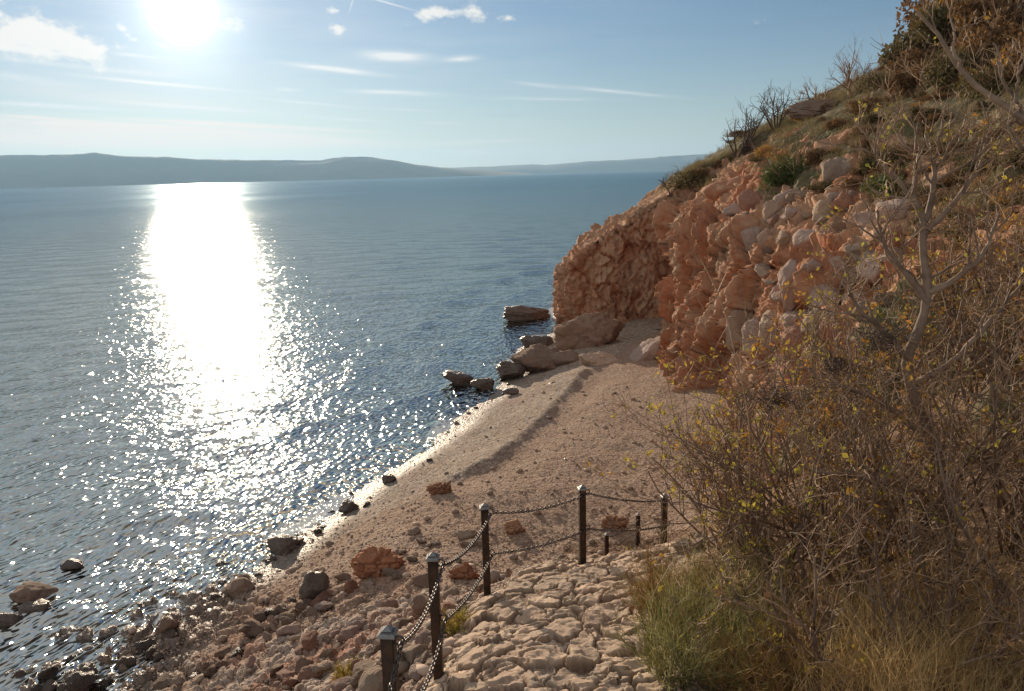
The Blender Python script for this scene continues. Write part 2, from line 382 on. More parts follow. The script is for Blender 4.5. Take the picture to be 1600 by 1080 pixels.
def mat_simple(name, c1, c2, scale=6, rough=.8, var=0.0, bump=.0, metallic=0.0, trans=0.0):
    m, t, b, out = new_mat(name)
    V = objco(t)
    c = t.mix(t.rng(t.noise(V, scale, 4, .6), .3, .7), c1, c2)
    if var:
        isl = t.node('ShaderNodeNewGeometry').outputs['Random Per Island']
        c = t.mix(1.0, c, t.vm('SCALE', (1, 1, 1), scale=t.rng(isl, 0, 1, 1 - var, 1 + var)), 'MULTIPLY')
    t.put(b.inputs['Base Color'], c); b.inputs['Roughness'].default_value = rough; b.inputs['Metallic'].default_value = metallic
    if bump: t.put(b.inputs['Normal'], t.bump(t.noise(V, scale * 5, 4, .6), bump, .01))
    if trans:
        tl = t.node('ShaderNodeBsdfTranslucent'); t.put(tl.inputs['Color'], c)
        mx = t.node('ShaderNodeMixShader'); mx.inputs[0].default_value = trans
        t.l.new(b.outputs[0], mx.inputs[1]); t.l.new(tl.outputs[0], mx.inputs[2]); t.l.new(mx.outputs[0], out.inputs[0])
    return m
M_CLIFF, M_GROUND, M_PATH, M_SEA = mat_cliff(), mat_ground(), mat_path(), mat_sea()
M_ROCK_PALE = mat_rock('pale_limestone', (.46, .35, .25), (.42, .27, .175), (.33, .26, .20))
M_ROCK_PINK = mat_rock('pink_limestone', (.56, .43, .345), (.49, .31, .23), (.33, .26, .22), red=.75)
M_ROCK_ORANGE = mat_rock('orange_limestone', (.44, .24, .13), (.40, .15, .07), (.32, .17, .11))
M_ROCK_WET = mat_rock('wet_limestone', (.25, .185, .14), (.21, .135, .09), (.14, .11, .09), wet=.3)
M_ROCK_SHORE = mat_rock('shore_limestone', (.34, .24, .17), (.30, .17, .105), (.20, .155, .12))
M_HILLS = mat_simple('far_hills', (.035, .045, .03), (.07, .07, .05), .004, .95)
M_BARK = mat_simple('grey_bark', (.12, .075, .05), (.30, .205, .14), 7, .75, .15, .4)
M_TWIG = mat_simple('brown_twigs', (.19, .095, .045), (.44, .28, .155), 5, .6, .5)
M_TWIG_DARK = mat_simple('dark_twigs', (.07, .045, .035), (.13, .085, .06), 5, .8, .3)
M_LEAF_YEL = mat_simple('yellow_leaves', (.42, .27, .04), (.32, .32, .06), 3, .6, .4, trans=.6)
M_LEAF_ORA = mat_simple('orange_leaves', (.42, .17, .03), (.36, .24, .05), 3, .6, .4, trans=.5)
M_LEAF_BRN = mat_simple('brown_leaves', (.17, .085, .035), (.25, .14, .05), 3, .7, .4, trans=.3)
M_LEAF_GRN = mat_simple('green_leaves', (.075, .10, .025), (.12, .14, .035), 3, .6, .4, trans=.3)
M_LEAF_OLV = mat_simple('olive_leaves', (.12, .095, .035), (.17, .125, .045), 3, .7, .4, trans=.3)
M_FENNEL = mat_simple('feathery_green', (.30, .29, .11), (.46, .40, .17), 3, .7, .35, trans=.45)
M_OCHRE = mat_simple('ochre_stems', (.34, .19, .06), (.44, .28, .10), 3, .8, .3, trans=.3)
M_STRAW = mat_simple('straw', (.56, .38, .15), (.74, .56, .29), 3, .7, .35, trans=.4)
M_HILLGRASS = mat_simple('hill_grass', (.20, .145, .055), (.29, .23, .10), .6, .8, .35, trans=.3)
M_IRON = mat_simple('weathered_iron', (.022, .017, .014), (.085, .05, .033), 14, .5, 0, .3, .6)
M_CAP = mat_simple('grey_cap_iron', (.17, .17, .165), (.29, .285, .27), 20, .5, 0, .2, .3)
M_CHAIN = mat_simple('chain_steel', (.06, .05, .045), (.14, .12, .11), 30, .38, 0, 0, .8)

# ------------------------------------------------------------------ ground height (thin plate spline through surveyed points)
SHORE_PX = [(215, 1075), (250, 985), (330, 930), (420, 880), (450, 845), (530, 800), (600, 745), (650, 715), (700, 675), (760, 628), (790, 600), (810, 570), (850, 530), (870, 505)]
SHORE = np.array([at_z(x, y, 0)[:2] for x, y in SHORE_PX])
SHORE = np.vstack([[(-8.5, 6.0), (-7.6, 10.0)], SHORE, [(3.5, 55), (8, 66)]])
def shore_dist(xy):
    """signed distance to the waterline, positive on land"""
    best = np.full(len(xy), 1e9); sgn = np.ones(len(xy))
    for a, b in zip(SHORE[:-1], SHORE[1:]):
        ab = b - a; t = np.clip(((xy - a) @ ab) / (ab @ ab), 0, 1)
        d = xy - (a + t[:, None] * ab); dd = np.hypot(d[:, 0], d[:, 1])
        s = np.sign(ab[1] * (xy[:, 0] - a[0]) - ab[0] * (xy[:, 1] - a[1]))
        m = dd < best; best = np.where(m, dd, best); sgn = np.where(m, s, sgn)
    return best * sgn
CP = [(x, y, 0.0) for x, y in SHORE]
for x, y in SHORE:
    for k, z in (((1.5, -.10), (4, -.28), (10, -1.1), (24, -3.4)) if y < 19 else ((1.5, -.22), (4, -.65), (10, -1.9), (24, -4.0))): CP.append((x - .93 * k, y + .35 * k, z))
CP += [(3.4, 31.4, 0.95), (1.9, 26.4, .95), (0.1, 21.4, .95), (-1.2, 20.0, .9), (-2.5, 19.2, .8),
       (6.8, 40.4, .9), (6.6, 32.7, 1.1), (5.0, 30, 1.0), (6.3, 28.6, 1.15), (7.1, 25.3, 1.3), (3.5, 17.8, 1.1), (1.5, 18, 1.0), (3.5, 24, 1.1), (0, 17.2, .95), (4.0, 36.8, .8),
       (3, 41, .6), (9, 34, 1.4), (9, 45, 1.4), (9, 26, 1.5), (5.2, 18, 1.4), (8, 18, 1.8), (1.84, 14.8, .95), (2.64, 15.75, 1.0), (4, 14, 1.9), (0.6, 13.6, 1.2),
       (-.71, 3.78, 5.65), (-.63, 5.33, 5.28), (-.32, 7.28, 4.82), (.74, 8.16, 4.6), (1.96, 9.63, 3.95), (.3, 8.6, 4.45), (1.4, 9.0, 4.3), (-.7, 2, 6.1), (.6, 2, 6.2), (.6, 3.8, 5.7), (.7, 5.4, 5.33), (.9, 7.2, 4.9), (1.6, 8.0, 4.8),
       (.5, 10.6, 3.1), (1.2, 12, 1.95), (2.6, 11.8, 2.6), (3.2, 12.6, 2.4), (-.6, 9.4, 3.4), (-1, 11.5, 2.2), (-1.4, 14, 1.3),
       (1.4, 5.5, 5.4), (2.3, 5.5, 5.5), (3.6, 5.9, 5.66), (2.5, 8, 5.05), (4, 8, 5.7), (3.5, 10.5, 4.2), (5, 13, 3.3), (6, 10, 6.2), (2, 3, 6.0), (4, 3, 6.5), (6, 5, 7.2), (7, 8, 7.6), (7, 2, 8.0),
       (-1.5, 5.5, 4.5), (-2, 7.5, 3.45), (-2.2, 10.2, 2.0), (-4, 10.5, 1.35), (-5.5, 12, .5), (-3.5, 6.3, 2.8), (-5.5, 8.5, 1.3), (-3.4, 14, .95), (-2.8, 16.5, .9), (-4.6, 15.6, .45), (-3.2, 19.2, .55), (-1.6, 3, 5.2), (-4, 2, 3.5), (-7, 3, 1.0)]
CP = np.array(CP, dtype=float)
def tps_fit(P):
    n = len(P); X = P[:, :2]; r = np.hypot(X[:, None, 0] - X[None, :, 0], X[:, None, 1] - X[None, :, 1])
    Kk = np.where(r > 0, r * r * np.log(r + 1e-9), 0) + np.eye(n) * 0.4
    A = np.zeros((n + 3, n + 3)); A[:n, :n] = Kk; A[:n, n] = 1; A[:n, n + 1:] = X; A[n, :n] = 1; A[n + 1:, :n] = X.T
    return np.linalg.solve(A, np.concatenate([P[:, 2], np.zeros(3)]))
TPS = tps_fit(CP)
def base_z(xy):
    xy = np.asarray(xy, dtype=float).reshape(-1, 2); out = np.empty(len(xy)); n = len(CP)
    for i in range(0, len(xy), 40000):
        q = xy[i:i + 40000]; r2 = (q[:, None, 0] - CP[None, :, 0]) ** 2 + (q[:, None, 1] - CP[None, :, 1]) ** 2
        out[i:i + 40000] = (0.5 * r2 * np.log(r2 + 1e-12)) @ TPS[:n] + TPS[n] + q @ TPS[n + 1:]
    return out
# the shingle berm: a ridge with a dark landward step
BERM = np.array([at_z(x, y, .9)[:2] for x, y in [(925, 572), (905, 582), (890, 600), (850, 645), (805, 685), (760, 718), (700, 742), (640, 765)]])
def poly_dist(xy, L):
    best = np.full(len(xy), 1e9); sgn = np.ones(len(xy)); par = np.zeros(len(xy)); n = len(L) - 1
    for k, (a, b) in enumerate(zip(L[:-1], L[1:])):
        ab = b - a; tt = ((xy - a) @ ab) / (ab @ ab); t = np.clip(tt, 0, 1)
        d = xy - (a + t[:, None] * ab); dd = np.hypot(d[:, 0], d[:, 1])
        s = np.sign(ab[1] * (xy[:, 0] - a[0]) - ab[0] * (xy[:, 1] - a[1]))
        m = dd < best; best = np.where(m, dd, best); sgn = np.where(m, s, sgn); par = np.where(m, (k + t) / n, par)
    return best * sgn, par
def smooth_ground(xy):
    z = base_z(xy)
    d, par = poly_dist(xy, BERM)          # BERM runs towards the viewer: positive side is the sea side
    fade = sstep(par, 0.0, .12) * (1 - sstep(par, .72, 1.0))
    crest = np.exp(-np.clip(d, 0, None) / 1.3) * (d >= 0) + (d < 0) * np.exp(-(np.clip(-d, 0, None) / .30) ** 2)
    dip = (d < 0) * np.exp(-((-d - 1.0) / .6) ** 2)
    return z + fade * (.165 * crest - .06 * dip)
PATH_R = [(1.0, 2), (1.05, 4), (1.1, 5.5), (1.35, 7), (1.9, 8.2), (2.4, 9.4), (2.9, 10.5)]
PATH_L = [(-.80, 2), (-.80, 3.8), (-.72, 5.3), (-.42, 7.2), (.15, 8.5), (.95, 9.6), (1.7, 10.8)]
def path_mask(xy):
    y = xy[:, 1]; r = np.interp(y, [p[1] for p in PATH_R], [p[0] for p in PATH_R]); l = np.interp(y, [p[1] for p in PATH_L], [p[0] for p in PATH_L])
    wv = fbm(c3d(xy[:, 0] * 1.3, xy[:, 1] * 1.3), 3, 5) * .16
    return np.minimum(np.minimum(xy[:, 0] - l + wv, r - xy[:, 0] + wv), 11.2 - y)
def rubble_mask(xy):
    z = base_z(xy); pm = path_mask(xy)
    left = sstep(-pm, .0, .35) * (1 - sstep(xy[:, 0] - (.4 + .0 * xy[:, 1]), 0, 1.0)) * (1 - sstep(xy[:, 1] + .55 * xy[:, 0], 11.2, 13.8))
    return left

# ------------------------------------------------------------------ ground sheet
ra = np.radians(np.linspace(-58, 50, 820)); rr = 2.6 * np.exp(np.linspace(0, math.log(82 / 2.6), 800))
RR, AA = np.meshgrid(rr, ra, indexing='ij'); GX = (RR * np.sin(AA)).ravel(); GY = (RR * np.cos(AA)).ravel() ; XY = np.stack([GX, GY], -1)
gz = smooth_ground(XY); sd = shore_dist(XY); rm = rubble_mask(XY); pm = path_mask(XY)
bank = sstep(-pm, 0, .5) * (GX > 1) * (GY < 16)
v1, v2, vid = voro(c3d(GX * 2.4, GY * 2.4), 3, 2)
u1, u2, uid = voro(c3d(GX * 6.0, GY * 6.0), 4, 2)
lump = (sstep(v2 - v1, 0, .35) * (.25 + .75 * vid)); lump2 = sstep(u2 - u1, 0, .4) * (.3 + .7 * uid)
shal = sstep(-sd, -1.5, 1.0) * (1 - sstep(GY, 17, 24))          # stony shallows in the near corner
disp = rm * (lump * .17 + lump2 * .07 - .06) + shal * (lump * .10 + lump2 * .05 - .075)
beach = (1 - rm) * (1 - shal)
disp += beach * (fbm(c3d(GX * .8, GY * .8), 4, 21) * .06 + lump2 * .018 * (1 - sstep(GY, 26, 30)) + fbm(c3d(GX * 5, GY * 5), 3, 9) * .018)
disp += bank * fbm(c3d(GX * 2, GY * 2), 4, 33) * .12
disp -= sstep(pm, -.02, .15) * .10                                  # sink under the paving
wob = fbm(c3d(GX * .9, GY * .9), 3, 40) * .5
wet = 1 - sstep(gz + .0 + wob * .12, .06, .34)
redn = fbm(c3d(GX * .55, GY * .55), 4, 12)
red = .6 * sstep(redn, .12, .34) * rm + .9 * np.exp(-((GX + 2.7) ** 2 + (GY - 14.4) ** 2) / .5) + .6 * rm * np.exp(-((GX + 1.3) ** 2 + (GY - 8.6) ** 2) / 1.6)
red = np.clip(red, 0, 1)
mid = sstep(fbm(c3d(GX * .5 + 5, GY * .5), 3, 77), .0, .3)
soil = np.clip(bank + .5 * mid * (GY < 13) * rm, 0, 1) * .9
ground_me = mesh_np('ground', np.stack([GX, GY, gz + disp], -1), grid_faces(len(rr), len(ra))[:, ::-1], M_GROUND, True, dict(wet=wet, red=red, soil=soil, pale=rm, upper=sstep(-poly_dist(XY, BERM)[0], .1, .7) * (GY > 13)))
link('ground', ground_me, kind='structure')

# ------------------------------------------------------------------ paved path
px_ = np.arange(-1.3, 3.3, .013); py_ = np.arange(2.0, 10.9, .015)
PX, PY = np.meshgrid(px_, py_, indexing='ij'); pxy = np.stack([PX.ravel(), PY.ravel()], -1)
X, Y = pxy[:, 0], pxy[:, 1]
wx = fbm(c3d(X * 2.6, Y * 2.6), 4, 51) * .20; wy = fbm(c3d(X * 2.6 + 40, Y * 2.6), 4, 52) * .20
a1, a2, aid = voro(c3d((X + wx) * 3.7, (Y + wy) * 4.4), 61, 2)
b1, b2, bid = voro(c3d((X + wx) * 7.5, (Y + wy) * 8.5), 62, 2)
big = aid > .22
edge = np.where(big, a2 - a1, np.minimum(a2 - a1, (b2 - b1)))
dome = sstep(edge, .0, .12)
ff, fe, fid = facet(c3d((X + wx) * 6.5, (Y + wy) * 6.5, 3 * aid), 66, 1.9); fg, _, _ = facet(c3d(X * 17, Y * 17), 67, 1.9)
hh = np.where(big, .022 + aid * .062, .02 + bid * .035)
tiltx = (np.modf(aid * 37.7)[0] - .5) * .07; tilty = (np.modf(aid * 91.3)[0] - .5) * .07
z = smooth_ground(pxy) - .03 + dome * hh + dome * (a1 * (tiltx + tilty)) + dome * (ff * .024 + fg * .009) + fbm(c3d(X * 9, Y * 9), 4, 71) * .012 * (.4 + dome) + fbm(c3d(X * 32, Y * 32), 2, 72) * .004
pmk = path_mask(pxy)
z -= sstep(-pmk, -.05, .12) * .25
# steps: low risers across the path
joint = 1 - sstep(edge, .03, .13)
keep = (pmk > -.16).reshape(PX.shape)
fq = grid_faces(len(px_), len(py_)); kf = keep.ravel()[fq].all(1); fq = fq[kf]
used, inv = np.unique(fq, return_inverse=True)
path_me = mesh_np('path', np.stack([X, Y, z], -1)[used], inv.reshape(-1, 4)[:, ::-1], M_PATH, True, dict(joint=joint[used], cell=aid[used]))
link('path', path_me, kind='structure')
def pathgrid_z(x, y):
    i = int(round((x + 1.3) / .013)); j = int(round((y - 2.0) / .015)); return float(z.reshape(PX.shape)[np.clip(i, 0, len(px_) - 1), np.clip(j, 0, len(py_) - 1)])

# ------------------------------------------------------------------ hillside and cliff (lofted)
ST = [  # base x,y,z, rim x,y,z, upper end x,y
    (5.5, 1, 7.4, 6.2, 1, 8.0, 42, -2), (5.3, 8, 6.2, 6.1, 8, 7.4, 42, 7), (4.9, 13, 3.2, 6.3, 13, 6.2, 42, 13), (5.7, 18, 1.2, 7.2, 18, 5.9, 43, 19),
    (6.7, 22, 1.0, 8.1, 22, 6.2, 43, 23), (6.9, 25.2, 1.0, 8.0, 25, 6.4, 43, 26.5), (6.2, 28.6, .9, 7.8, 29.3, 6.4, 43, 30.5), (6.5, 33, .9, 7.8, 33.5, 6.4, 43, 35),
    (7.4, 37.6, .8, 8.2, 38.5, 6.6, 43, 40), (8.9, 41.2, .7, 8.9, 42.2, 6.5, 43, 43.5), (7.2, 42.4, .6, 7.1, 43.2, 6.2, 43, 45.5), (5.2, 42.3, .4, 5.3, 43.2, 5.35, 42.5, 47),
    (3.8, 43.1, .1, 3.4, 43.4, 4.45, 42, 49), (3.1, 44.4, -.6, 2.7, 44.9, 3.7, 41.5, 51), (3.2, 47, -1.2, 3.2, 47, 3.9, 41.5, 53), (5, 53, -1.2, 6, 52, 5.4, 42, 57), (10, 62, -1.2, 11, 60, 6, 43, 63)]
ST = np.array(ST, dtype=float)
ul = np.concatenate([[0], np.cumsum(np.hypot(np.diff(ST[:, 0]), np.diff(ST[:, 1])))])
NU = 980
# sample denser where the cliff is seen
uu = np.interp(np.linspace(0, 1, NU), np.linspace(0, 1, 400), np.interp(np.cumsum(np.ones(400)) / 400, np.cumsum(np.interp(np.linspace(0, ul[-1], 400), [0, 12, 14, 46, 50, 70], [.8, .8, 1.5, 1.9, 1.2, .4])) / np.sum(np.interp(np.linspace(0, ul[-1], 400), [0, 12, 14, 46, 50, 70], [.8, .8, 1.5, 1.9, 1.2, .4])), np.linspace(0, ul[-1], 400)))
def catmull(x, xs, ys):
    n = len(xs); i = np.clip(np.searchsorted(xs, x) - 1, 0, n - 2)
    mth = np.gradient(ys, xs, axis=0); h = (xs[i + 1] - xs[i])[:, None]; t = ((x - xs[i]) / (xs[i + 1] - xs[i]))[:, None]
    return ((2 * t ** 3 - 3 * t ** 2 + 1) * ys[i] + (t ** 3 - 2 * t ** 2 + t) * h * mth[i] + (-2 * t ** 3 + 3 * t ** 2) * ys[i + 1] + (t ** 3 - t ** 2) * h * mth[i + 1])
SU = catmull(uu, ul, ST)
def x0_of(y): return np.interp(y, [0, 8, 13, 18, 25, 45], [8.6, 8.9, 10.4, 11.2, 11.5, 11.0])
def plane_z(x, y):
    d = x - x0_of(y); dp = np.clip(d, 0, 32); zz = 9 + np.where(d > 0, .57 * d - .008 * dp * dp, .80 * d); zz = zz - .45 * np.clip(y - 49, 0, None)
    return zz
vf = np.concatenate([[-.9, -.6, -.35, -.2], np.linspace(-.12, 1, 92)]); vs = np.concatenate([[0], np.cumsum(.07 * 1.011 ** np.arange(185))])[1:]
NV = len(vf) + len(vs); LV = np.zeros((NU, NV, 3))
B, Rm, T = SU[:, :3], SU[:, 3:6], SU[:, 6:8]
for k, v in enumerate(vf):
    s = v
    hx = s ** .8 if s > 0 else .3 * s
    LV[:, k, 0] = B[:, 0] + (Rm[:, 0] - B[:, 0]) * hx; LV[:, k, 1] = B[:, 1] + (Rm[:, 1] - B[:, 1]) * hx
    LV[:, k, 2] = B[:, 2] + (Rm[:, 2] - B[:, 2]) * s
du = T - Rm[:, :2]; dl = np.hypot(du[:, 0], du[:, 1]); du = du / dl[:, None]
dz0 = Rm[:, 2] - plane_z(Rm[:, 0], Rm[:, 1])
for k, s in enumerate(vs):
    j = len(vf) + k
    LV[:, j, 0] = Rm[:, 0] + du[:, 0] * s; LV[:, j, 1] = Rm[:, 1] + du[:, 1] * s
    LV[:, j, 2] = plane_z(LV[:, j, 0], LV[:, j, 1]) + dz0 * math.exp(-s / 4)
for _ in range(6): LV[:, 1:-1] = LV[:, 1:-1] * .5 + .25 * (LV[:, :-2] + LV[:, 2:])
gu = np.gradient(LV, axis=0); gv = np.gradient(LV, axis=1); NR = np.cross(gv, gu); NR /= np.linalg.norm(NR, axis=2, keepdims=True) + 1e-9
if (NR[NU // 2, 40] @ np.array([-1, 0, 0])) < 0: NR = -NR
for _ in range(8):
    NR[1:-1] = NR[1:-1] * .5 + .25 * (NR[:-2] + NR[2:]); NR[:, 1:-1] = NR[:, 1:-1] * .5 + .25 * (NR[:, :-2] + NR[:, 2:])
NR /= np.linalg.norm(NR, axis=2, keepdims=True) + 1e-9
P3 = LV.reshape(-1, 3); N3 = NR.reshape(-1, 3)
vidx = np.broadcast_to(np.concatenate([vf, 1 + vs / 5.0])[None, :], (NU, NV)).ravel()
wp = P3 + np.stack([fbm(P3 * .7, 3, 81), fbm(P3 * .7 + 9, 3, 82), fbm(P3 * .7 + 19, 3, 83)], -1) * .45
face = 1 - sstep(vidx, 1.0, 1.35)
stone = (1 - sstep(vidx, 1.5, 2.6))                      # loose stony belt above the rim
Af, Ae, Aid = facet(wp * np.array([.55, .55, .40]), 201, 1.7)
Bf, Be, Bid = facet(wp * np.array([1.35, 1.35, 1.0]) + 3, 202, 1.9)
Cf, Ce, Cid = facet(wp * np.array([3.4, 3.4, 2.9]) + 7, 203, 1.9)
Ef, Ee, Eid = facet(wp * 8.0 + 11, 204, 1.8)
lowf = fbm(P3 * np.array([.32, .32, .22]), 3, 90)
ribs = fbm(wp * np.array([1.1, 1.1, .28]), 4, 91)
tipf = 1 - .72 * sstep(P3[:, 1], 40.5, 42.2)
D = face * (lowf * .65 + Af * .95 * tipf - .42 * tipf * (1 - sstep(Ae, 0, .07)) + Bf * .26 * (.45 + .55 * tipf) - .17 * tipf * (1 - sstep(Be, 0, .06)) + ribs * (.34 + .25 * (1 - tipf)) + Cf * .16 - .035 * tipf * (1 - sstep(Ce, 0, .10)) + Ef * .055)
D += (1 - face) * stone * (Bf * .24 + Cf * .15 + Ef * .05)
D += (1 - face) * (lowf * .5 + fbm(P3 * .9, 4, 92) * .22) + fbm(P3 * 3.2, 4, 93) * .05
P3d = P3 + N3 * D[:, None]
CL_V = P3d.reshape(NU, NV, 3)
vegn = fbm(P3 * .5, 4, 95)
veg = sstep(vidx + vegn * 1.3, 1.25, 2.2) * .85 + .0
# bare rocky belt in the middle distance
belt = np.exp(-((P3[:, 1] - 27) / 4.6) ** 2) * (1 - sstep(vidx + vegn * .8, 1.5, 2.2))
veg = np.clip(veg - belt * .6, 0, 1); veg = np.where(P3[:, 1] > 38, veg * sstep(P3[:, 0], 7.5, 11), veg); veg = np.where(P3[:, 1] < 12, np.maximum(veg, .7), veg)
redn = fbm(P3 * .35 + 31, 4, 96)
red = np.clip(sstep(redn, .0, .28) * .75 + (1 - sstep(P3[:, 2], 1.2, 3.2)) * .75 * (P3[:, 1] < 36) * (P3[:, 1] > 22), 0, 1) * np.clip(1.15 - .5 * belt, 0, 1) * (1 - .55 * sstep(P3[:, 1], 41, 43))
red = np.clip(np.maximum(red, face * ((1 - sstep(Be, 0, .16)) * .6 + (1 - sstep(Ae, 0, .12)) * .5)), 0, 1)
cliff_me = mesh_np('hillside', P3d, grid_faces(NU, NV), M_CLIFF, True, dict(veg=veg, red=red))
link('hillside', cliff_me, kind='structure')
# coarse copy for placing things on the slope
cu = CL_V[::4, ::3]; cf = grid_faces(cu.shape[0], cu.shape[1])
HB = BVHTree.FromPolygons([tuple(p) for p in cu.reshape(-1, 3)], [tuple(q) for q in cf])
g4 = np.stack([GX, GY, gz + disp], -1).reshape(len(rr), len(ra), 3)[::4, ::4]
GB = BVHTree.FromPolygons([tuple(p) for p in g4.reshape(-1, 3)], [tuple(q) for q in grid_faces(g4.shape[0], g4.shape[1])])
def hit(px, py, only=None):
    d = Vector(ray(px, py)).normalized(); best = None
    for nm, bv in (('hill', HB), ('ground', GB)):
        if only and nm != only: continue
        h = bv.ray_cast(Vector(EYE), d)
        if h[0] is not None and (best is None or h[3] < best[3]): best = (h[0], h[1], nm, h[3])
    return best
def drop(x, y):
    best = -99
    for bv in (HB, GB):
        h = bv.ray_cast(Vector((x, y, 60)), Vector((0, 0, -1)))
        if h[0] is not None: best = max(best, h[0].z)
    return best

# ------------------------------------------------------------------ sea
sa_ = np.radians(np.linspace(-62, 62, 880)); nr = 1250
sr = 7.0 * np.exp(np.linspace(0, math.log(16000 / 7.0), nr))
SRr, SA = np.meshgrid(sr, sa_, indexing='ij'); SX = (SRr * np.sin(SA)).ravel(); SY = (SRr * np.cos(SA)).ravel(); R1 = SRr.ravel()
ringstep = R1 * (math.log(16000 / 7.0) / nr)
zz = np.zeros(len(SX)); rg = np.random.default_rng(3)
near = R1 < 400
sdn = np.full(len(SX), -400.0); sdn[near] = shore_dist(np.stack([SX, SY], -1)[near])
calm = 1 - .55 * np.exp(-np.clip(-sdn, 0, None) / 2.5)
for k in range(34):
    lam = .55 * (1.17 ** k) if k < 20 else 0.5 * 1.12 ** (k - 10)
    th = math.radians(-68) + rg.normal() * .55
    kx, ky = math.cos(th), math.sin(th); ph = rg.random() * 6.28
    amp = .0075 * lam ** .75 if lam < 6 else .02
    ok = sstep(lam / ringstep, 3.5, 6)
    arg = (SX * kx + SY * ky) * 2 * math.pi / lam + ph + 1.2 * np.sin((SX * ky - SY * kx) / (lam * 3.1) + ph * 3)
    zz += amp * ok * (np.sin(arg) + .25 * np.sin(2 * arg + 1)) * .42
# low swell lines running along the shore
sw = np.clip(-sdn, 0, 30)
zz += np.where(near, .11 * np.exp(-((sw - 5) / 6) ** 2) * np.exp(-2.2 * (1 - np.cos(sw * 2 * math.pi / 4.3 + fbm(c3d(SX * .12, SY * .12), 3, 5) * 5))) * sstep(sw, .2, 1.6), 0)
zz *= calm
dep = np.full(len(SX), 6.0); nd = R1 < 110
dep[nd] = np.clip(-base_z(np.stack([SX, SY], -1)[nd]), 0, 6)
opaque = 1 - np.exp(-1.0 * dep); deep = sstep(dep, .6, 4.5)
far = sstep(np.log10(R1), math.log10(45), math.log10(700))
foam = np.where(near, np.exp(-((sdn + .35) / .75) ** 2) * .85 * sstep(fbm(c3d(SX * .35, SY * .35), 3, 8), -.35, .3), 0)
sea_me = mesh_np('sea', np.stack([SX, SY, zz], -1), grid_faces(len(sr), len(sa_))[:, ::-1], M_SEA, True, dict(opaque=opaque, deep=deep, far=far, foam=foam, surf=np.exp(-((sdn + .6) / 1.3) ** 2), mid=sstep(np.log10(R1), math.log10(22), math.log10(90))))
link('sea', sea_me, kind='structure')

# ------------------------------------------------------------------ far hills
def far_hill(name, prof, D, thick, seed):
    prof = np.array(prof, dtype=float); n = 420; xs = np.linspace(prof[0, 0], prof[-1, 0], n)
    ys = np.interp(xs, prof[:, 0], prof[:, 1]); rows = []
    hts, dirs = [], []
    for x_, y_ in zip(xs, ys):
        d = ray(x_, y_); hd = math.hypot(d[0], d[1]); hts.append(d[2] / hd * (D + thick * .5) + 9); dirs.append((d[0] / hd, d[1] / hd))
    hts = np.array(hts) + fbm(c3d(xs * .06, 0 * xs), 4, seed) * .006 * D / 10; dirs = np.array(dirs)
    m = 26; V = np.zeros((n, m, 3))
    for j in range(m):
        t = j / (m - 1); dist = D + thick * t; prof_h = math.sin(math.pi * t) ** .8 if 0 < t < 1 else -.02
        V[:, j, 0] = dirs[:, 0] * dist; V[:, j, 1] = dirs[:, 1] * dist
        nn = fbm(np.stack([V[:, j, 0] / 500, V[:, j, 1] / 500, np.zeros(n)], -1), 4, seed + 2)
        V[:, j, 2] = hts * (prof_h + (.16 * nn * math.sin(math.pi * t) * (1 if t < .42 else 0)))
    link(name, mesh_np(name, V.reshape(-1, 3), grid_faces(n, m), M_HILLS, True), kind='structure')
far_hill('hills', [(-260, 246), (-60, 244), (0, 243), (90, 242), (150, 240.5), (185, 244), (222, 246.5), (265, 246), (300, 249), (350, 250.5), (400, 250), (440, 250.5), (500, 250.5), (520, 247.5), (540, 245), (580, 245.5), (610, 250), (650, 257), (690, 261.5), (730, 264.5), (790, 269), (830, 271.5)], 7200, 1500, 5)
far_hill('hills', [(640, 268), (700, 262.5), (760, 260.5), (800, 259), (850, 258), (900, 254), (960, 250.5), (1000, 248), (1050, 244), (1085, 241.5), (1150, 241), (1300, 240), (1500, 238)], 10500, 1800, 9)
far_hill('hills', [(740, 262), (800, 258.2), (830, 256.8), (850, 257.5), (900, 259)], 13500, 800, 15)

# haze
hz = bpy.data.materials.new('haze_air'); hz.use_nodes = True; t = NT(hz.node_tree); t.n.clear()
ho = t.node('ShaderNodeOutputMaterial'); pv = t.node('ShaderNodeVolumePrincipled'); t.l.new(pv.outputs[0], ho.inputs['Volume'])
pv.inputs['Color'].default_value = (.42, .70, 1.0, 1); pv.inputs['Density'].default_value = 6.5e-5; pv.inputs['Anisotropy'].default_value = .35
hv = np.array([(x, y, z_) for z_ in (-9.0, 480.0) for x, y in ((-17500, -60), (17500, -60), (17500, 17000), (-17500, 17000))])
link('haze', mesh_np('haze', hv, np.array([(0, 3, 2, 1), (4, 5, 6, 7), (0, 1, 5, 4), (1, 2, 6, 5), (2, 3, 7, 6), (3, 0, 4, 7)]), hz, False), kind='stuff')

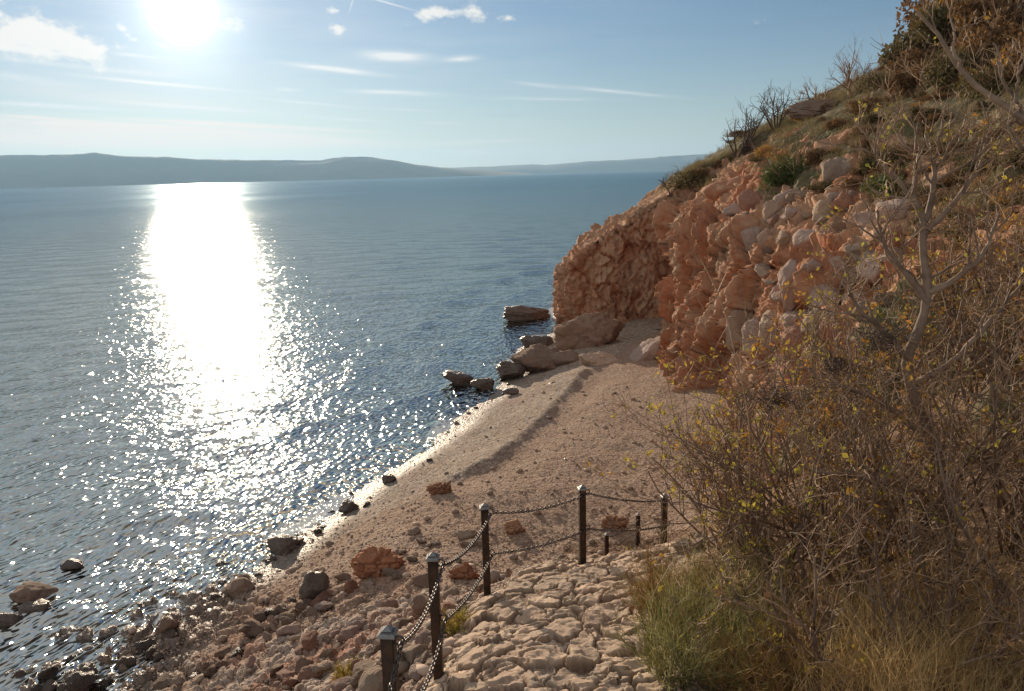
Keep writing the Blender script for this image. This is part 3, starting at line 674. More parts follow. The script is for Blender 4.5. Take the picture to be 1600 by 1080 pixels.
# ------------------------------------------------------------------ rocks
import bmesh
def ico(sub):
    bm = bmesh.new(); bmesh.ops.create_icosphere(bm, subdivisions=sub, radius=1.0)
    V = np.array([v.co[:] for v in bm.verts]); Fc = np.array([[v.index for v in f.verts] for f in bm.faces]); bm.free(); return V, Fc
ICO = {k: ico(k) for k in (1, 3, 4, 5)}
def rock_mesh(name, seed, mat, sub=3, dims=(1, 1, 1), planes=11, rough=.115, sharp=34, groove=0.0):
    r = np.random.default_rng(seed); V, Fc = ICO[sub]
    n = r.normal(size=(planes, 3)); n /= np.linalg.norm(n, axis=1, keepdims=True); h = r.uniform(.60, 1.0, planes)
    dt = V @ n.T; k = np.where(dt > .05, h / np.maximum(dt, .05), 9)
    rad = -np.log(np.exp(-sharp * np.minimum(k, 3)).sum(1) + np.exp(-sharp * 1.15)) / sharp
    P = V * rad[:, None]
    P *= (1 + rough * fbm(P * 2.1 + seed * 3.1, 4, seed)[:, None] + rough * .5 * fbm(P * 6.3 + seed, 3, seed + 5)[:, None])
    fa, fe, _ = facet(P * 2.6 + seed * 1.7, seed, 1.9); P *= (1 + .075 * fa)[:, None]
    if sub > 3:
        fa, fe, _ = facet(P * 7.0 + seed, seed + 9, 1.9); P *= (1 + .022 * fa)[:, None]
    if groove:
        f1, f2, idd = voro(P * np.array([1.5, 1.5, 2.4]) + seed, seed); P *= (1 - groove * (1 - sstep(f2 - f1, 0, .16)) + groove * (idd - .5))[:, None]
    P = P * np.array(dims)
    return mesh_np(name, P, Fc, mat, True, nside=3)
n_prot = 12
PROT = {}
for nm, mt in (('pale', M_ROCK_PALE), ('pink', M_ROCK_PINK), ('orange', M_ROCK_ORANGE), ('wet', M_ROCK_WET), ('shore', M_ROCK_SHORE)):
    PROT[nm] = [rock_mesh('rock', 100 + k, mt, 4, (1, .82, .62)) for k in range(n_prot)]
def put_rock(name, p, size, kind, label, group=None, mesh=None, rot=None, sink=.25, cat='rock'):
    me = mesh or PROT[kind][int(RNG.integers(n_prot))]
    o = link(name, me, None, (p[0], p[1], p[2] + size * (.62 * .85 - sink)), label, cat, group)
    o.rotation_euler = rot if rot is not None else (RNG.normal() * .35, RNG.normal() * .35, RNG.random() * 6.28)
    if mesh is None: o.scale = (size * RNG.uniform(.85, 1.2), size * RNG.uniform(.85, 1.2), size * RNG.uniform(.8, 1.15))
    return o
def big_rock(px, py, wpx, hpx, y_or_z, kind, label, seed, sub=4, depth=1.0, rot=(0, 0, 0), sink=.2, name='boulder', groove=.05, cat='boulder', planes=11, on=None):
    """a boulder whose foot stands at the given picture point on the ground there"""
    if y_or_z is not None: p = at_z(px, py, y_or_z)
    else: p = np.array(hit(px, py, on)[0])
    dist = (p - EYE) @ FWD; wd_, ht = wpx / FPX * dist, hpx / FPX * dist
    mt = {'pale': M_ROCK_PALE, 'pink': M_ROCK_PINK, 'orange': M_ROCK_ORANGE, 'wet': M_ROCK_WET, 'shore': M_ROCK_SHORE, 'cliff': M_CLIFF}[kind]
    me = rock_mesh(name, seed, mt, sub, (wd_ * .56, wd_ * .5 * depth, ht * .62), planes=planes, groove=groove)
    o = link(name, me, None, (p[0], p[1] + wd_ * .2, p[2] + ht * (.5 - sink)), label, cat); o.rotation_euler = rot
    return o
big_rock(817, 502, 74, 23, 0.0, 'wet', 'dark brown boulder standing alone in the sea off the headland', 301, 5, .8, (.0, .1, .2), .22)
big_rock(716, 602, 46, 21, 0.0, 'wet', 'dark rock in the water nearest the middle of the beach, leaning to the left', 302, 4, .8, (0, .3, .5), .15)
big_rock(755, 607, 34, 15, 0.05, 'wet', 'small flat dark rock at the water edge beside the leaning rock', 303, 4, .8, (0, 0, 0), .15)
big_rock(798, 590, 48, 28, .15, 'wet', 'dark rounded boulder at the seaward end of the shore rocks', 304, 5, .9, (0, .1, 0), .15)
big_rock(848, 580, 74, 36, .25, 'shore', 'reddish brown broad boulder in the middle of the shore rocks', 305, 5, .9, (0, .12, .1), .15)
big_rock(838, 548, 46, 26, .1, 'wet', 'dark jagged rock behind the broad reddish boulder by the waves', 306, 4, .9, (.2, 0, .4), .15)
big_rock(885, 573, 52, 24, .4, 'shore', 'low grey brown rock between the broad boulder and the pale slab', 307, 4, .8, (0, .1, 0), .2)
big_rock(936, 578, 66, 24, .6, 'pale', 'pale flat slab lying at the head of the shingle berm', 308, 5, .8, (.1, .1, .2), .12)
big_rock(922, 548, 94, 56, .5, 'shore', 'large smooth rounded boulder in front of the headland', 309, 5, .75, (0, .12, .1), .12, groove=.08)
big_rock(1016, 566, 66, 30, .9, 'pink', 'tilted flat topped slab leaning against the cliff foot', 310, 4, .7, (.0, -.42, .25), .1, planes=8)
big_rock(800, 616, 22, 9, .3, 'wet', 'tiny flat dark stone on the lower beach near the shore rocks', 311, 3, .8, name='rock', cat='rock')
big_rock(866, 604, 18, 7, .55, 'wet', 'tiny dark stone on the sand below the pale slab', 312, 3, .8, name='rock', cat='rock')
big_rock(50, 940, 58, 24, -.05, 'shore', 'flat topped brown rock rising from the shallows, farthest left', 320, 4, .8, (0, .12, .1), .1)
big_rock(45, 962, 44, 18, -.08, 'wet', 'low wet rock just below the flat topped rock in the shallows', 321, 4, .8, sink=.1)
big_rock(112, 890, 32, 14, -.05, 'wet', 'small dark rock breaking the surface beyond the flat topped rock', 322, 4, .8, sink=.15)
big_rock(10, 985, 46, 22, -.1, 'wet', 'dark rock awash at the left below the flat topped rock', 323, 4, .8, sink=.1)
big_rock(262, 994, 34, 34, 0.02, 'shore', 'upright brown stone at the edge of the shallows, standing apart', 324, 4, .9, sink=.15)
big_rock(490, 935, 40, 40, None, 'wet', 'dark grey angular block on the rubble above the waterline', 325, 4, .9, sink=.2, on='ground')
big_rock(588, 900, 66, 46, None, 'orange', 'bright orange rock standing out on the grey shingle', 326, 5, .9, sink=.34, on='ground', groove=.28)
big_rock(690, 770, 34, 20, None, 'orange', 'dull red clump of rock at the near end of the berm', 327, 5, .9, sink=.34, on='ground', groove=.25)
big_rock(960, 828, 39, 20, None, 'orange', 'red rock lying behind the fence post with the slackest chain', 328, 5, .9, sink=.34, on='ground', groove=.25)
big_rock(806, 832, 34, 17, None, 'orange', 'small red brown rock beyond the lower chain of the fence', 329, 5, .9, sink=.34, on='ground', groove=.25)
big_rock(728, 905, 38, 30, None, 'orange', 'rusty red rock beside the path edge between two fence posts', 330, 5, .9, sink=.34, on='ground', groove=.25)
big_rock(1572, 452, 110, 74, None, 'orange', 'sunlit orange rock jutting from the slope at the far right', 331, 5, .8, (0, .3, .2), .2, on='hill')
big_rock(545, 800, 26, 16, 0.08, 'wet', 'black wet stone on the waterline below the glittering shallows', 332, 4, .9, sink=.15)
big_rock(607, 756, 24, 14, 0.1, 'wet', 'dark wet rock at the wave edge nearest the small rounded pebbles', 333, 4, .9, sink=.15)
big_rock(440, 865, 46, 22, 0.02, 'wet', 'cluster sized black rock half in the bright water', 334, 4, .9, sink=.15, groove=.1)
big_rock(370, 935, 46, 26, None, 'shore', 'flat brown rock at the top of the wet shallows', 335, 4, .9, sink=.2, on='ground')
# pale stones on the slope above the cliff, surveyed one by one
SL = [(1236, 448, 44, 62, 'pink'), (1218, 462, 30, 40, 'pale'), (1160, 520, 40, 60, 'pale'), (1185, 530, 44, 50, 'pale'), (1215, 520, 44, 58, 'pale'), (1262, 500, 60, 36, 'pale'), (1290, 470, 46, 40, 'pink'), (1250, 540, 46, 48, 'pale'),
      (1285, 545, 50, 40, 'pale'), (1310, 520, 44, 46, 'pink'), (1330, 480, 38, 34, 'pale'), (1175, 372, 30, 34, 'pale'), (1205, 334, 28, 30, 'pale'), (1180, 322, 40, 44, 'pink'), (1198, 372, 26, 28, 'pale'), (1232, 310, 40, 26, 'pale'),
      (1292, 330, 36, 36, 'pale'), (1318, 318, 40, 28, 'pale'), (1306, 282, 44, 60, 'pale'), (1265, 375, 46, 34, 'pink'), (1150, 330, 36, 26, 'pink'), (1135, 300, 60, 34, 'orange'), (1225, 372, 20, 20, 'pale'), (1240, 335, 24, 16, 'pale'),
      (1340, 400, 40, 30, 'pale'), (1370, 420, 46, 36, 'pale'), (1395, 380, 40, 40, 'pink'), (1360, 350, 50, 30, 'pale'), (1410, 330, 60, 40, 'pink'), (1300, 415, 36, 24, 'pink'), (1200, 420, 30, 20, 'pink'), (1270, 420, 26, 20, 'pale')]
for k, (px, py, wp_, hp_, kd) in enumerate(SL):
    h = hit(px, py, 'hill')
    if h is None: continue
    p = h[0]; dist = (np.array(p) - EYE) @ FWD
    kd = 'pink' if kd == 'pale' and k % 2 else kd
    me = rock_mesh('rock', 400 + k, {'pale': M_ROCK_PALE, 'pink': M_ROCK_PINK, 'orange': M_ROCK_ORANGE}[kd], 4, (wp_ / FPX * dist * .56, wp_ / FPX * dist * .5, hp_ / FPX * dist * .6), groove=.04)
    o = link('rock', me, None, tuple(np.array(p) + np.array(h[1]) * .02), 'weathered limestone block bedded in the stony slope above the cliff', 'rock', 'blocks bedded in the slope above the cliff')
    o.rotation_euler = (0, RNG.normal() * .2, RNG.normal() * .3)
# smaller stones down the slope
cnt = 0
while cnt < 44:
    px, py = RNG.uniform(1130, 1400), RNG.uniform(300, 580)
    if py < 700 - .32 * px - 0 and px < 1200: continue
    h = hit(px, py, 'hill')
    if h is None or h[1].z < .3: continue
    put_rock('rock', np.array(h[0]), RNG.uniform(.12, .34), RNG.choice(['pale', 'pale', 'pink']), 'small pale stone loose on the slope above the cliff', 'small stones loose on the slope', sink=.36); cnt += 1
# rubble left of the path, shore stones
def ground_pt(px, py):
    h = hit(px, py, 'ground'); return None if h is None else np.array(h[0])
cnt = 0; tries = 0
while cnt < 120 and tries < 4000:
    tries += 1
    px, py = RNG.uniform(240, 760), RNG.uniform(830, 1090)
    if py < 1250 - .62 * px - 40: continue
    p = ground_pt(px, py)
    if p is None or path_mask(p[None, :2])[0] > -.12 or shore_dist(p[None, :2])[0] < .25: continue
    kd = RNG.choice(['pink', 'pale', 'pink', 'shore'] if p[2] > .9 else ['shore', 'shore', 'wet', 'pink'])
    lab = ('pinkish limestone rock in the rubble between the chain fence and the shore', 'rubble below the chain fence') if p[2] > .9 else ('brown stone in the dark rubble just above the shallows', 'dark stones above the shallows')
    put_rock('rock', p, min(RNG.choice([.07, .09, .12, .16, .21]) * RNG.uniform(.8, 1.2), .022 * np.linalg.norm(p - EYE)), kd, lab[0], lab[1], sink=.34); cnt += 1
cnt = 0; tries = 0
while cnt < 38 and tries < 4000:
    tries += 1
    px, py = RNG.uniform(-10, 460), RNG.uniform(870, 1090)
    p = ground_pt(px, py)
    if p is None: continue
    s_ = shore_dist(p[None, :2])[0]
    if s_ > .3 or s_ < -4: continue
    put_rock('rock', p, RNG.uniform(.10, .26), 'wet', 'dark wet stone lying in the shallow water near the camera', 'wet stones in the shallows', sink=.36); cnt += 1
cnt = 0; tries = 0
while cnt < 34 and tries < 4000:
    tries += 1
    t_ = RNG.random(); k = t_ * (len(SHORE) - 7) + 4; i0 = int(k); q = SHORE[i0] + (SHORE[i0 + 1] - SHORE[i0]) * (k - i0) + RNG.normal(size=2) * .45
    p = np.array([q[0], q[1], drop(q[0], q[1])])
    if p[2] < -.2: continue
    put_rock('rock', p, RNG.uniform(.05, .13), RNG.choice(['wet', 'wet', 'shore']), 'dark stone along the wave edge of the beach', 'stones along the wave edge', sink=.34); cnt += 1
cnt = 0
while cnt < 22:
    y_ = RNG.uniform(4.3, 9.6); side = PATH_L if cnt % 3 else PATH_R
    x_ = np.interp(y_, [p[1] for p in side], [p[0] for p in side]) + RNG.normal() * .12 + (-.12 if cnt % 3 else .05)
    put_rock('rock', np.array([x_, y_, drop(x_, y_)]), RNG.uniform(.06, .14), RNG.choice(['pale', 'pink']), 'rough pale stone bordering the stone path', 'stones bordering the path', sink=.3); cnt += 1
# a thin scatter of bigger pebbles, past counting
V1, F1_ = ICO[1]; PV, PF = [], []; base = 0; npeb = 13000; got = 0
while got < npeb:
    px, py = RNG.uniform(200, 1060, 4000), RNG.uniform(600, 1085, 4000)
    for x_, y_ in zip(px, py):
        d = ray(x_, y_)
        tt = (EYE[2] - .9) / -d[2]; q = EYE + d * tt
        h = None
        if y_ > 830 or RNG.random() < .45:
            h = GB.ray_cast(Vector(EYE), Vector(d).normalized())
        if h is None or h[0] is None: continue
        p = h[0]
        if -.25 < p.x - 1.0 and p.y < 10 and path_mask(np.array([[p.x, p.y]]))[0] > -.1: continue
        if p.y > 33 or (p.x > 1.2 and p.y < 10.5) or p.z < -.05: continue
        dd = h[3]; s_ = (RNG.pareto(2.2) * .3 + .55) * .03 * (1 if p.y > 13 else .9); s_ = min(s_, .11)
        PV.append(V1 * np.array([s_, s_ * RNG.uniform(.6, 1), s_ * RNG.uniform(.4, .7)]) @ np.array(Matrix.Rotation(RNG.random() * 6.28, 3, 'Z')).T * (1 + RNG.normal(size=(len(V1), 1)) * .13) + np.array(p) + (0, 0, s_ * .25))
        PF.append(F1_ + base); base += len(V1); got += 1
        if got >= npeb: break
M_PEB = mat_simple('pebble_stone', (.30, .20, .135), (.42, .31, .23), 3, .88, .35, .3)
link('pebbles', mesh_np('pebbles', np.concatenate(PV), np.concatenate(PF), M_PEB, True, nside=3), kind='stuff')

# ------------------------------------------------------------------ chain fence
def box_bm(bm, cx, cy, cz, sx, sy, sz, bev=0.0):
    r = bmesh.ops.create_cube(bm, size=1.0); bmesh.ops.scale(bm, vec=(sx, sy, sz), verts=r['verts']); bmesh.ops.translate(bm, vec=(cx, cy, cz), verts=r['verts'])
    if bev: bmesh.ops.bevel(bm, geom=list({e for v in r['verts'] for e in v.link_edges}), offset=bev, segments=2, affect='EDGES')
def torus_np(R, r, stretch, nu=14, nv=6):
    u = np.linspace(0, 2 * math.pi, nu, endpoint=False); v = np.linspace(0, 2 * math.pi, nv, endpoint=False)
    U, Vv = np.meshgrid(u, v, indexing='ij'); x = (R + r * np.cos(Vv)) * np.cos(U); x = x + np.sign(np.cos(U)) * np.minimum(np.abs(np.cos(U)) * 3, 1) * stretch
    y = (R + r * np.cos(Vv)) * np.sin(U); z_ = r * np.sin(Vv)
    P = np.stack([x, y, z_], -1).reshape(-1, 3); i, j = np.meshgrid(np.arange(nu), np.arange(nv), indexing='ij')
    Fq = np.stack([i * nv + j, ((i + 1) % nu) * nv + j, ((i + 1) % nu) * nv + (j + 1) % nv, i * nv + (j + 1) % nv], -1).reshape(-1, 4)
    return P, Fq
def make_post(loc, h, label, rz=0.0, wdt=.072, rings=True):
    t_ = thing('fence_post', loc, label, 'fence post', 'iron posts of the chain fence'); t_.rotation_euler = (0, 0, rz)
    bm = bmesh.new(); box_bm(bm, 0, 0, h / 2 - .15, wdt, wdt, h + .3 - .05, .005); me = bpy.data.meshes.new('shaft'); bm.to_mesh(me); bm.free(); me.materials.append(M_IRON); link('shaft', me, t_)
    c = wdt * .66; zb = h - .055
    V = [(-c, -c, zb), (c, -c, zb), (c, c, zb), (-c, c, zb), (-c, -c, zb + .012), (c, -c, zb + .012), (c, c, zb + .012), (-c, c, zb + .012), (0, 0, zb + .055)]
    bm = bmesh.new(); vv = [bm.verts.new(v) for v in V]
    for f in [(3, 2, 1, 0), (0, 1, 5, 4), (1, 2, 6, 5), (2, 3, 7, 6), (3, 0, 4, 7), (4, 5, 8), (5, 6, 8), (6, 7, 8), (7, 4, 8)]: bm.faces.new([vv[i] for i in f])
    me = bpy.data.meshes.new('cap'); bm.to_mesh(me); bm.free(); me.materials.append(M_CAP); link('cap', me, t_)
    if rings:
        for zz_ in (h - .09, h * .47):
            P, Fq = torus_np(.026, .006, 0); P = P[:, [0, 2, 1]] + np.array([wdt / 2 + .024, 0, zz_]); link('ring', mesh_np('ring', P, Fq, M_CHAIN), t_)
    rot = Matrix.Rotation(rz, 3, 'Z')
    return [np.array(Vector(loc) + rot @ Vector((wdt / 2 + .035, 0, zz_))) for zz_ in (h - .11, h * .47 - .02)]
PP = []
def post_at(px, py, d): p = at_d(px, py, d); return (float(p[0]), float(p[1]), pathgrid_z(p[0], p[1]) if p[1] < 10.8 else drop(p[0], p[1]))
specs = [((-.80, 2.25, pathgrid_z(-.80, 2.25)), 'iron fence post nearest the camera, at the bottom of the picture', .0, .96),
         (None, 'iron fence post with pale pyramid cap nearest the viewer at the path edge', -.1, .95),
         ((-.63, 5.33, 0), 'iron fence post with two chain spans meeting, second from the viewer', -.05, .95),
         ((-.32, 7.28, 0), 'iron fence post at the bend where the chain turns right', .1, .95),
         ((.74, 8.16, 0), 'iron fence post standing at the crest of the stone path', .15, .95),
         ((1.96, 9.63, 0), 'iron fence post half hidden by the bare twigs', .2, .95)]
specs[1] = ((-.71, 3.78, 0), specs[1][1], specs[1][2], .95)
for k, (l, lab, rz, h) in enumerate(specs):
    zb = pathgrid_z(l[0], l[1])
    # set the height so the cap reaches the level measured in the picture
    top = {1: 6.65, 2: 6.28, 3: 5.80, 4: 5.60, 5: 4.84}.get(k)
    hgt = h if top is None else max(.7, top - zb)
    print('POST', k, round(zb, 2), round(hgt, 2))
    PP.append(make_post((l[0], l[1], zb), hgt, lab, rz))
low = [((1.84, 14.8), 1.78, 'short iron post of the lower stairs, left one of the pair beyond the path crest'), ((2.64, 15.75), 1.47, 'short iron post of the lower stairs, right one of the pair beyond the path crest')]
LP = []
for (x_, y_), top, lab in low:
    zb = drop(x_, y_); LP.append(make_post((x_, y_, zb), max(.75, top - zb), lab, .3))
LK, LF = torus_np(.0125, .0042, .011, 12, 5)
def make_chain(a, b, sag, label):
    a, b = np.array(a), np.array(b); n = 200; s = np.linspace(0, 1, n)[:, None]
    pts = a + (b - a) * s; pts[:, 2] -= (sag * 4 * s * (1 - s))[:, 0]
    L = np.concatenate([[0], np.cumsum(np.linalg.norm(np.diff(pts, axis=0), axis=1))]); m = max(2, int(L[-1] / .034))
    V, Fq = [], []
    for i in range(m):
        l = (i + .5) / m * L[-1]; c = np.array([np.interp(l, L, pts[:, k]) for k in range(3)]); c2 = np.array([np.interp(min(l + .01, L[-1]), L, pts[:, k]) for k in range(3)]); c1 = np.array([np.interp(max(l - .01, 0), L, pts[:, k]) for k in range(3)])
        tx = c2 - c1; tx /= np.linalg.norm(tx); up = np.array([0, 0, 1.0]) if abs(tx[2]) < .9 else np.array([1.0, 0, 0]); sy = np.cross(up, tx); sy /= np.linalg.norm(sy); sz = np.cross(tx, sy)
        an = math.radians(45 + 90 * (i % 2)); ya = sy * math.cos(an) + sz * math.sin(an); za = np.cross(tx, ya)
        V.append(LK[:, :1] * tx + LK[:, 1:2] * ya + LK[:, 2:] * za + c); Fq.append(LF + i * len(LK))
    link('chain', mesh_np('chain', np.concatenate(V), np.concatenate(Fq), M_CHAIN), label=label, cat='chain', group='chains of the path fence')
names = ['below the nearest post cap, running off the bottom of the picture', 'between the two nearest posts', 'from the second post to the post at the bend', 'across from the bend post to the crest post', 'from the crest post into the bare twigs']
for k in range(5):
    make_chain(PP[k][0], PP[k + 1][0], [.10, .10, .10, .07, .05][k], 'upper iron chain ' + names[k])
    make_chain(PP[k][1], PP[k + 1][1], [.10, .12, .08, .05, .05][k], 'lower iron chain ' + names[k])
make_chain(LP[0][0], LP[1][0], .08, 'iron chain strung between the two short posts of the lower stairs')

# ------------------------------------------------------------------ plants
def tubes(pts, rad, sides=5):
    """pts (B,N,3), rad (B,N) -> verts, quads"""
    Bn, N, _ = pts.shape; T_ = np.gradient(pts, axis=1); T_ /= np.linalg.norm(T_, axis=2, keepdims=True) + 1e-9
    ref = np.where(np.abs(T_[:, :1, 2:3]) > .9, np.array([1.0, 0, 0]), np.array([0, 0, 1.0])); ref = np.broadcast_to(ref, T_.shape)
    A = np.cross(T_, ref); A /= np.linalg.norm(A, axis=2, keepdims=True) + 1e-9; Bv = np.cross(T_, A)
    an = np.arange(sides) * 2 * math.pi / sides
    V = pts[:, :, None, :] + rad[:, :, None, None] * (np.cos(an)[None, None, :, None] * A[:, :, None, :] + np.sin(an)[None, None, :, None] * Bv[:, :, None, :])
    i = (np.arange(Bn)[:, None, None] * N + np.arange(N - 1)[None, :, None]) * sides; j = np.arange(sides)[None, None, :]; j2 = (j + 1) % sides
    Fq = np.stack([i + j, i + j2, i + sides + j2, i + sides + j], -1).reshape(-1, 4)
    return V.reshape(-1, 3), Fq
def merge(parts):
    V, Fq, o = [], [], 0
    for v, f in parts: V.append(v); Fq.append(f + o); o += len(v)
    return np.concatenate(V), np.concatenate(Fq)
def grow(st, dr, ln, r0, r1, N, wander, up, r):
    Bn = len(st); pts = np.zeros((Bn, N, 3)); pts[:, 0] = st; d = dr / np.linalg.norm(dr, axis=1, keepdims=True)
    for k in range(1, N):
        d = d + r.normal(size=(Bn, 3)) * wander; d[:, 2] += up; d /= np.linalg.norm(d, axis=1, keepdims=True)
        pts[:, k] = pts[:, k - 1] + d * (ln / (N - 1))[:, None]
    s = np.linspace(0, 1, N)[None, :]
    return pts, r0[:, None] * (1 - s) + r1[:, None] * s
def kids(pts, rad, n, tmin, tmax, ang, lr, wander, up, N, r, rr=.62, tip=.35, lmin=.06):
    Bn, M_, _ = pts.shape; t_ = r.uniform(tmin, tmax, (Bn, n)) * (M_ - 1); i = np.clip(t_.astype(int), 0, M_ - 2); f = (t_ - i)[..., None]
    bi = np.arange(Bn)[:, None]; st = pts[bi, i] * (1 - f) + pts[bi, i + 1] * f; tg = pts[bi, i + 1] - pts[bi, i]; tg /= np.linalg.norm(tg, axis=2, keepdims=True) + 1e-9
    rv = r.normal(size=st.shape); rv -= (rv * tg).sum(2, keepdims=True) * tg; rv /= np.linalg.norm(rv, axis=2, keepdims=True) + 1e-9
    a = np.radians(r.normal(ang, 12, (Bn, n)))[..., None]; d = tg * np.cos(a) + rv * np.sin(a)
    plen = np.linalg.norm(np.diff(pts, axis=1), axis=2).sum(1); ln = np.maximum(plen[:, None] * lr * r.uniform(.55, 1.25, (Bn, n)), lmin)
    rad0 = (rad[bi, i] * rr); rad0 = np.maximum(rad0, .0026)
    return grow(st.reshape(-1, 3), d.reshape(-1, 3), ln.ravel(), rad0.ravel(), rad0.ravel() * tip, N, wander, up, r)
def leaf_cards(c, size, r, flat=.0, asp=.55):
    n = len(c); a = r.normal(size=(n, 3)); a[:, 2] *= (1 - flat); a /= np.linalg.norm(a, axis=1, keepdims=True); b = r.normal(size=(n, 3)); b -= (b * a).sum(1, keepdims=True) * a; b /= np.linalg.norm(b, axis=1, keepdims=True)
    s = (size * r.uniform(.6, 1.3, n))[:, None]; nn = np.cross(a, b)
    V = np.stack([c, c + a * s * .5 + b * s * asp * .5 + nn * s * .12, c + a * s, c + a * s * .5 - b * s * asp * .5 + nn * s * .12], 1)
    return V.reshape(-1, 3), np.arange(n * 4).reshape(-1, 4)
def blades(base, dr, ln, wdt, r, droop=.5, N=4):
    """grass blades as tapered bent strips"""
    n = len(base); pts = np.zeros((n, N, 3)); pts[:, 0] = base; d = dr / np.linalg.norm(dr, axis=1, keepdims=True)
    for k in range(1, N):
        pts[:, k] = pts[:, k - 1] + d * (ln / (N - 1))[:, None]; d = d + r.normal(size=d.shape) * .10; d[:, 2] -= droop * (.5 + r.random(n)) * .35; d /= np.linalg.norm(d, axis=1, keepdims=True)
    sd_ = r.normal(size=(n, 3)); sd_[:, 2] *= .3; sd_ /= np.linalg.norm(sd_, axis=1, keepdims=True)
    tp = np.linspace(1, .12, N)[None, :, None]; off = sd_[:, None, :] * (wdt[:, None, None] if np.ndim(wdt) else wdt) * tp * .5
    V = np.stack([pts - off, pts + off], 2).reshape(-1, 3)
    i = (np.arange(n)[:, None] * N + np.arange(N - 1)[None, :]) * 2
    return V, np.stack([i, i + 1, i + 3, i + 2], -1).reshape(-1, 4)

def bare_shrub(base, label, seed, stems=11, height=1.9, spread=.55, lean=(0, 0), leaves=None, nleaf=120, leafsize=.045, bark=None, twig=None, dens=(5, 5, 2), name='bare_shrub', up=.05, r0=.019, group=None, extra=None, cat='shrub', foot=.22):
    r = np.random.default_rng(seed); t_ = thing(name, tuple(base), label, cat, group)
    az_ = r.uniform(0, 6.28, stems); el_ = np.abs(r.normal(0, spread, stems)) + .12
    d = np.stack([np.cos(az_) * np.sin(el_) + lean[0], np.sin(az_) * np.sin(el_) + lean[1], np.cos(el_)], -1)
    st = np.stack([np.cos(az_) * foot * r.random(stems), np.sin(az_) * foot * r.random(stems), np.full(stems, -.12)], -1)
    p0, q0 = grow(st, d, height * r.uniform(.6, 1.1, stems), r0 * r.uniform(.7, 1.3, stems), np.full(stems, r0 * .35), 9, .13, up, r)
    p1, q1 = kids(p0, q0, dens[0], .22, .98, 42, .48, .17, up * 1.5, 7, r, .62, .45)
    p2, q2 = kids(p1, q1, dens[1], .15, 1.0, 46, .50, .2, up * 1.5, 6, r, .66, .5)
    p3, q3 = kids(p2, q2, dens[2], .2, 1.0, 48, .55, .2, up * 2, 5, r, .75, .6)
    link('branches', mesh_np('branches', *merge([tubes(p0, q0, 6), tubes(p1, q1, 5)]), bark or M_BARK), t_)
    link('twigs', mesh_np('twigs', *merge([tubes(p2, q2, 4), tubes(p3, q3, 3)]), twig or M_TWIG), t_)
    if leaves is not None and nleaf:
        ends = np.concatenate([p3[:, -1], p3[:, 2], p2[:, -1]]); sel = r.choice(len(ends), min(nleaf // 4 + 1, len(ends)), replace=False)
        c = np.repeat(ends[sel], 4, 0) + r.normal(size=(len(sel) * 4, 3)) * .02
        link('leaves', mesh_np('leaves', *leaf_cards(c, leafsize, r, 0, .6), leaves, False), t_)
    return t_
def gp(px, py, d): # point on the near bank below the picture point at a given depth
    p = at_d(px, py, d); return np.array([p[0], p[1], drop(p[0], p[1])])

# main bare tree in the foreground
def spline(P, n):
    P = np.asarray(P, float); k = np.concatenate([[0], np.cumsum(np.linalg.norm(np.diff(P, axis=0), axis=1))]); return catmull(np.linspace(0, k[-1] - 1e-6, n), k, P)
def limb_tree(name, label, root, limbs, seed, leaves, nleaf, cat='tree', dens=(4, 5, 3), trunk_n=1, leafsize=.045, twiglen=.42, bare_from=.15):
    """limbs: list of (points [(px,py,depth)...], r0, r1); the first trunk_n are the trunk"""
    r = np.random.default_rng(seed); root = np.array(root); t_ = thing(name, tuple(root), label, cat)
    tr, br = [], []; allp, allr = [], []
    for k, (pp, r0, r1) in enumerate(limbs):
        P = np.array([p[:3] if len(p) == 4 else at_d(*p) for p in pp]) - root
        n = 22; q = spline(P, n) + np.cumsum(r.normal(size=(n, 3)) * .006, 0); rd = np.linspace(r0, r1, n) * (1 + .07 * r.normal(size=n))
        (tr if k < trunk_n else br).append(tubes(q[None], rd[None], 9))
        if k >= trunk_n or len(limbs) == trunk_n: allp.append(q); allr.append(rd)
        else: allp.append(q); allr.append(rd)
    link('trunk', mesh_np('trunk', *merge(tr), M_BARK), t_)
    p0, q0 = np.array(allp), np.array(allr); q0s = np.minimum(q0, .022)
    p1, q1 = kids(p0, q0s, dens[0], bare_from, 1, 45, .0, .16, .09, 8, r, .6, .4, lmin=twiglen)
    p2, q2 = kids(p1, q1, dens[1], .15, 1, 45, .52, .19, .09, 6, r, .65, .5)
    p3, q3 = kids(p2, q2, dens[2], .2, 1, 48, .55, .2, .08, 5, r, .75, .6)
    link('branches', mesh_np('branches', *merge(br + [tubes(p1, q1, 6)]), M_BARK), t_)
    link('twigs', mesh_np('twigs', *merge([tubes(p2, q2, 4), tubes(p3, q3, 3)]), M_TWIG), t_)
    if nleaf:
        ends = np.concatenate([p3[:, -1], p2[:, -1]]); sel = r.choice(len(ends), nleaf // 4, replace=False); c = np.repeat(ends[sel], 4, 0) + r.normal(size=(nleaf // 4 * 4, 3)) * .025
        link('leaves', mesh_np('leaves', *leaf_cards(c, leafsize, r, 0, .6), leaves, False), t_)
    return t_
root = gp(1490, 900, 6.4)
T0 = [(*root, 0), (1482, 830, 6.4), (1476, 760, 6.38), (1462, 690, 6.35), (1432, 610, 6.3), (1424, 555, 6.25), (1446, 500, 6.2), (1452, 450, 6.15), (1442, 395, 6.12), (1444, 345, 6.1)]
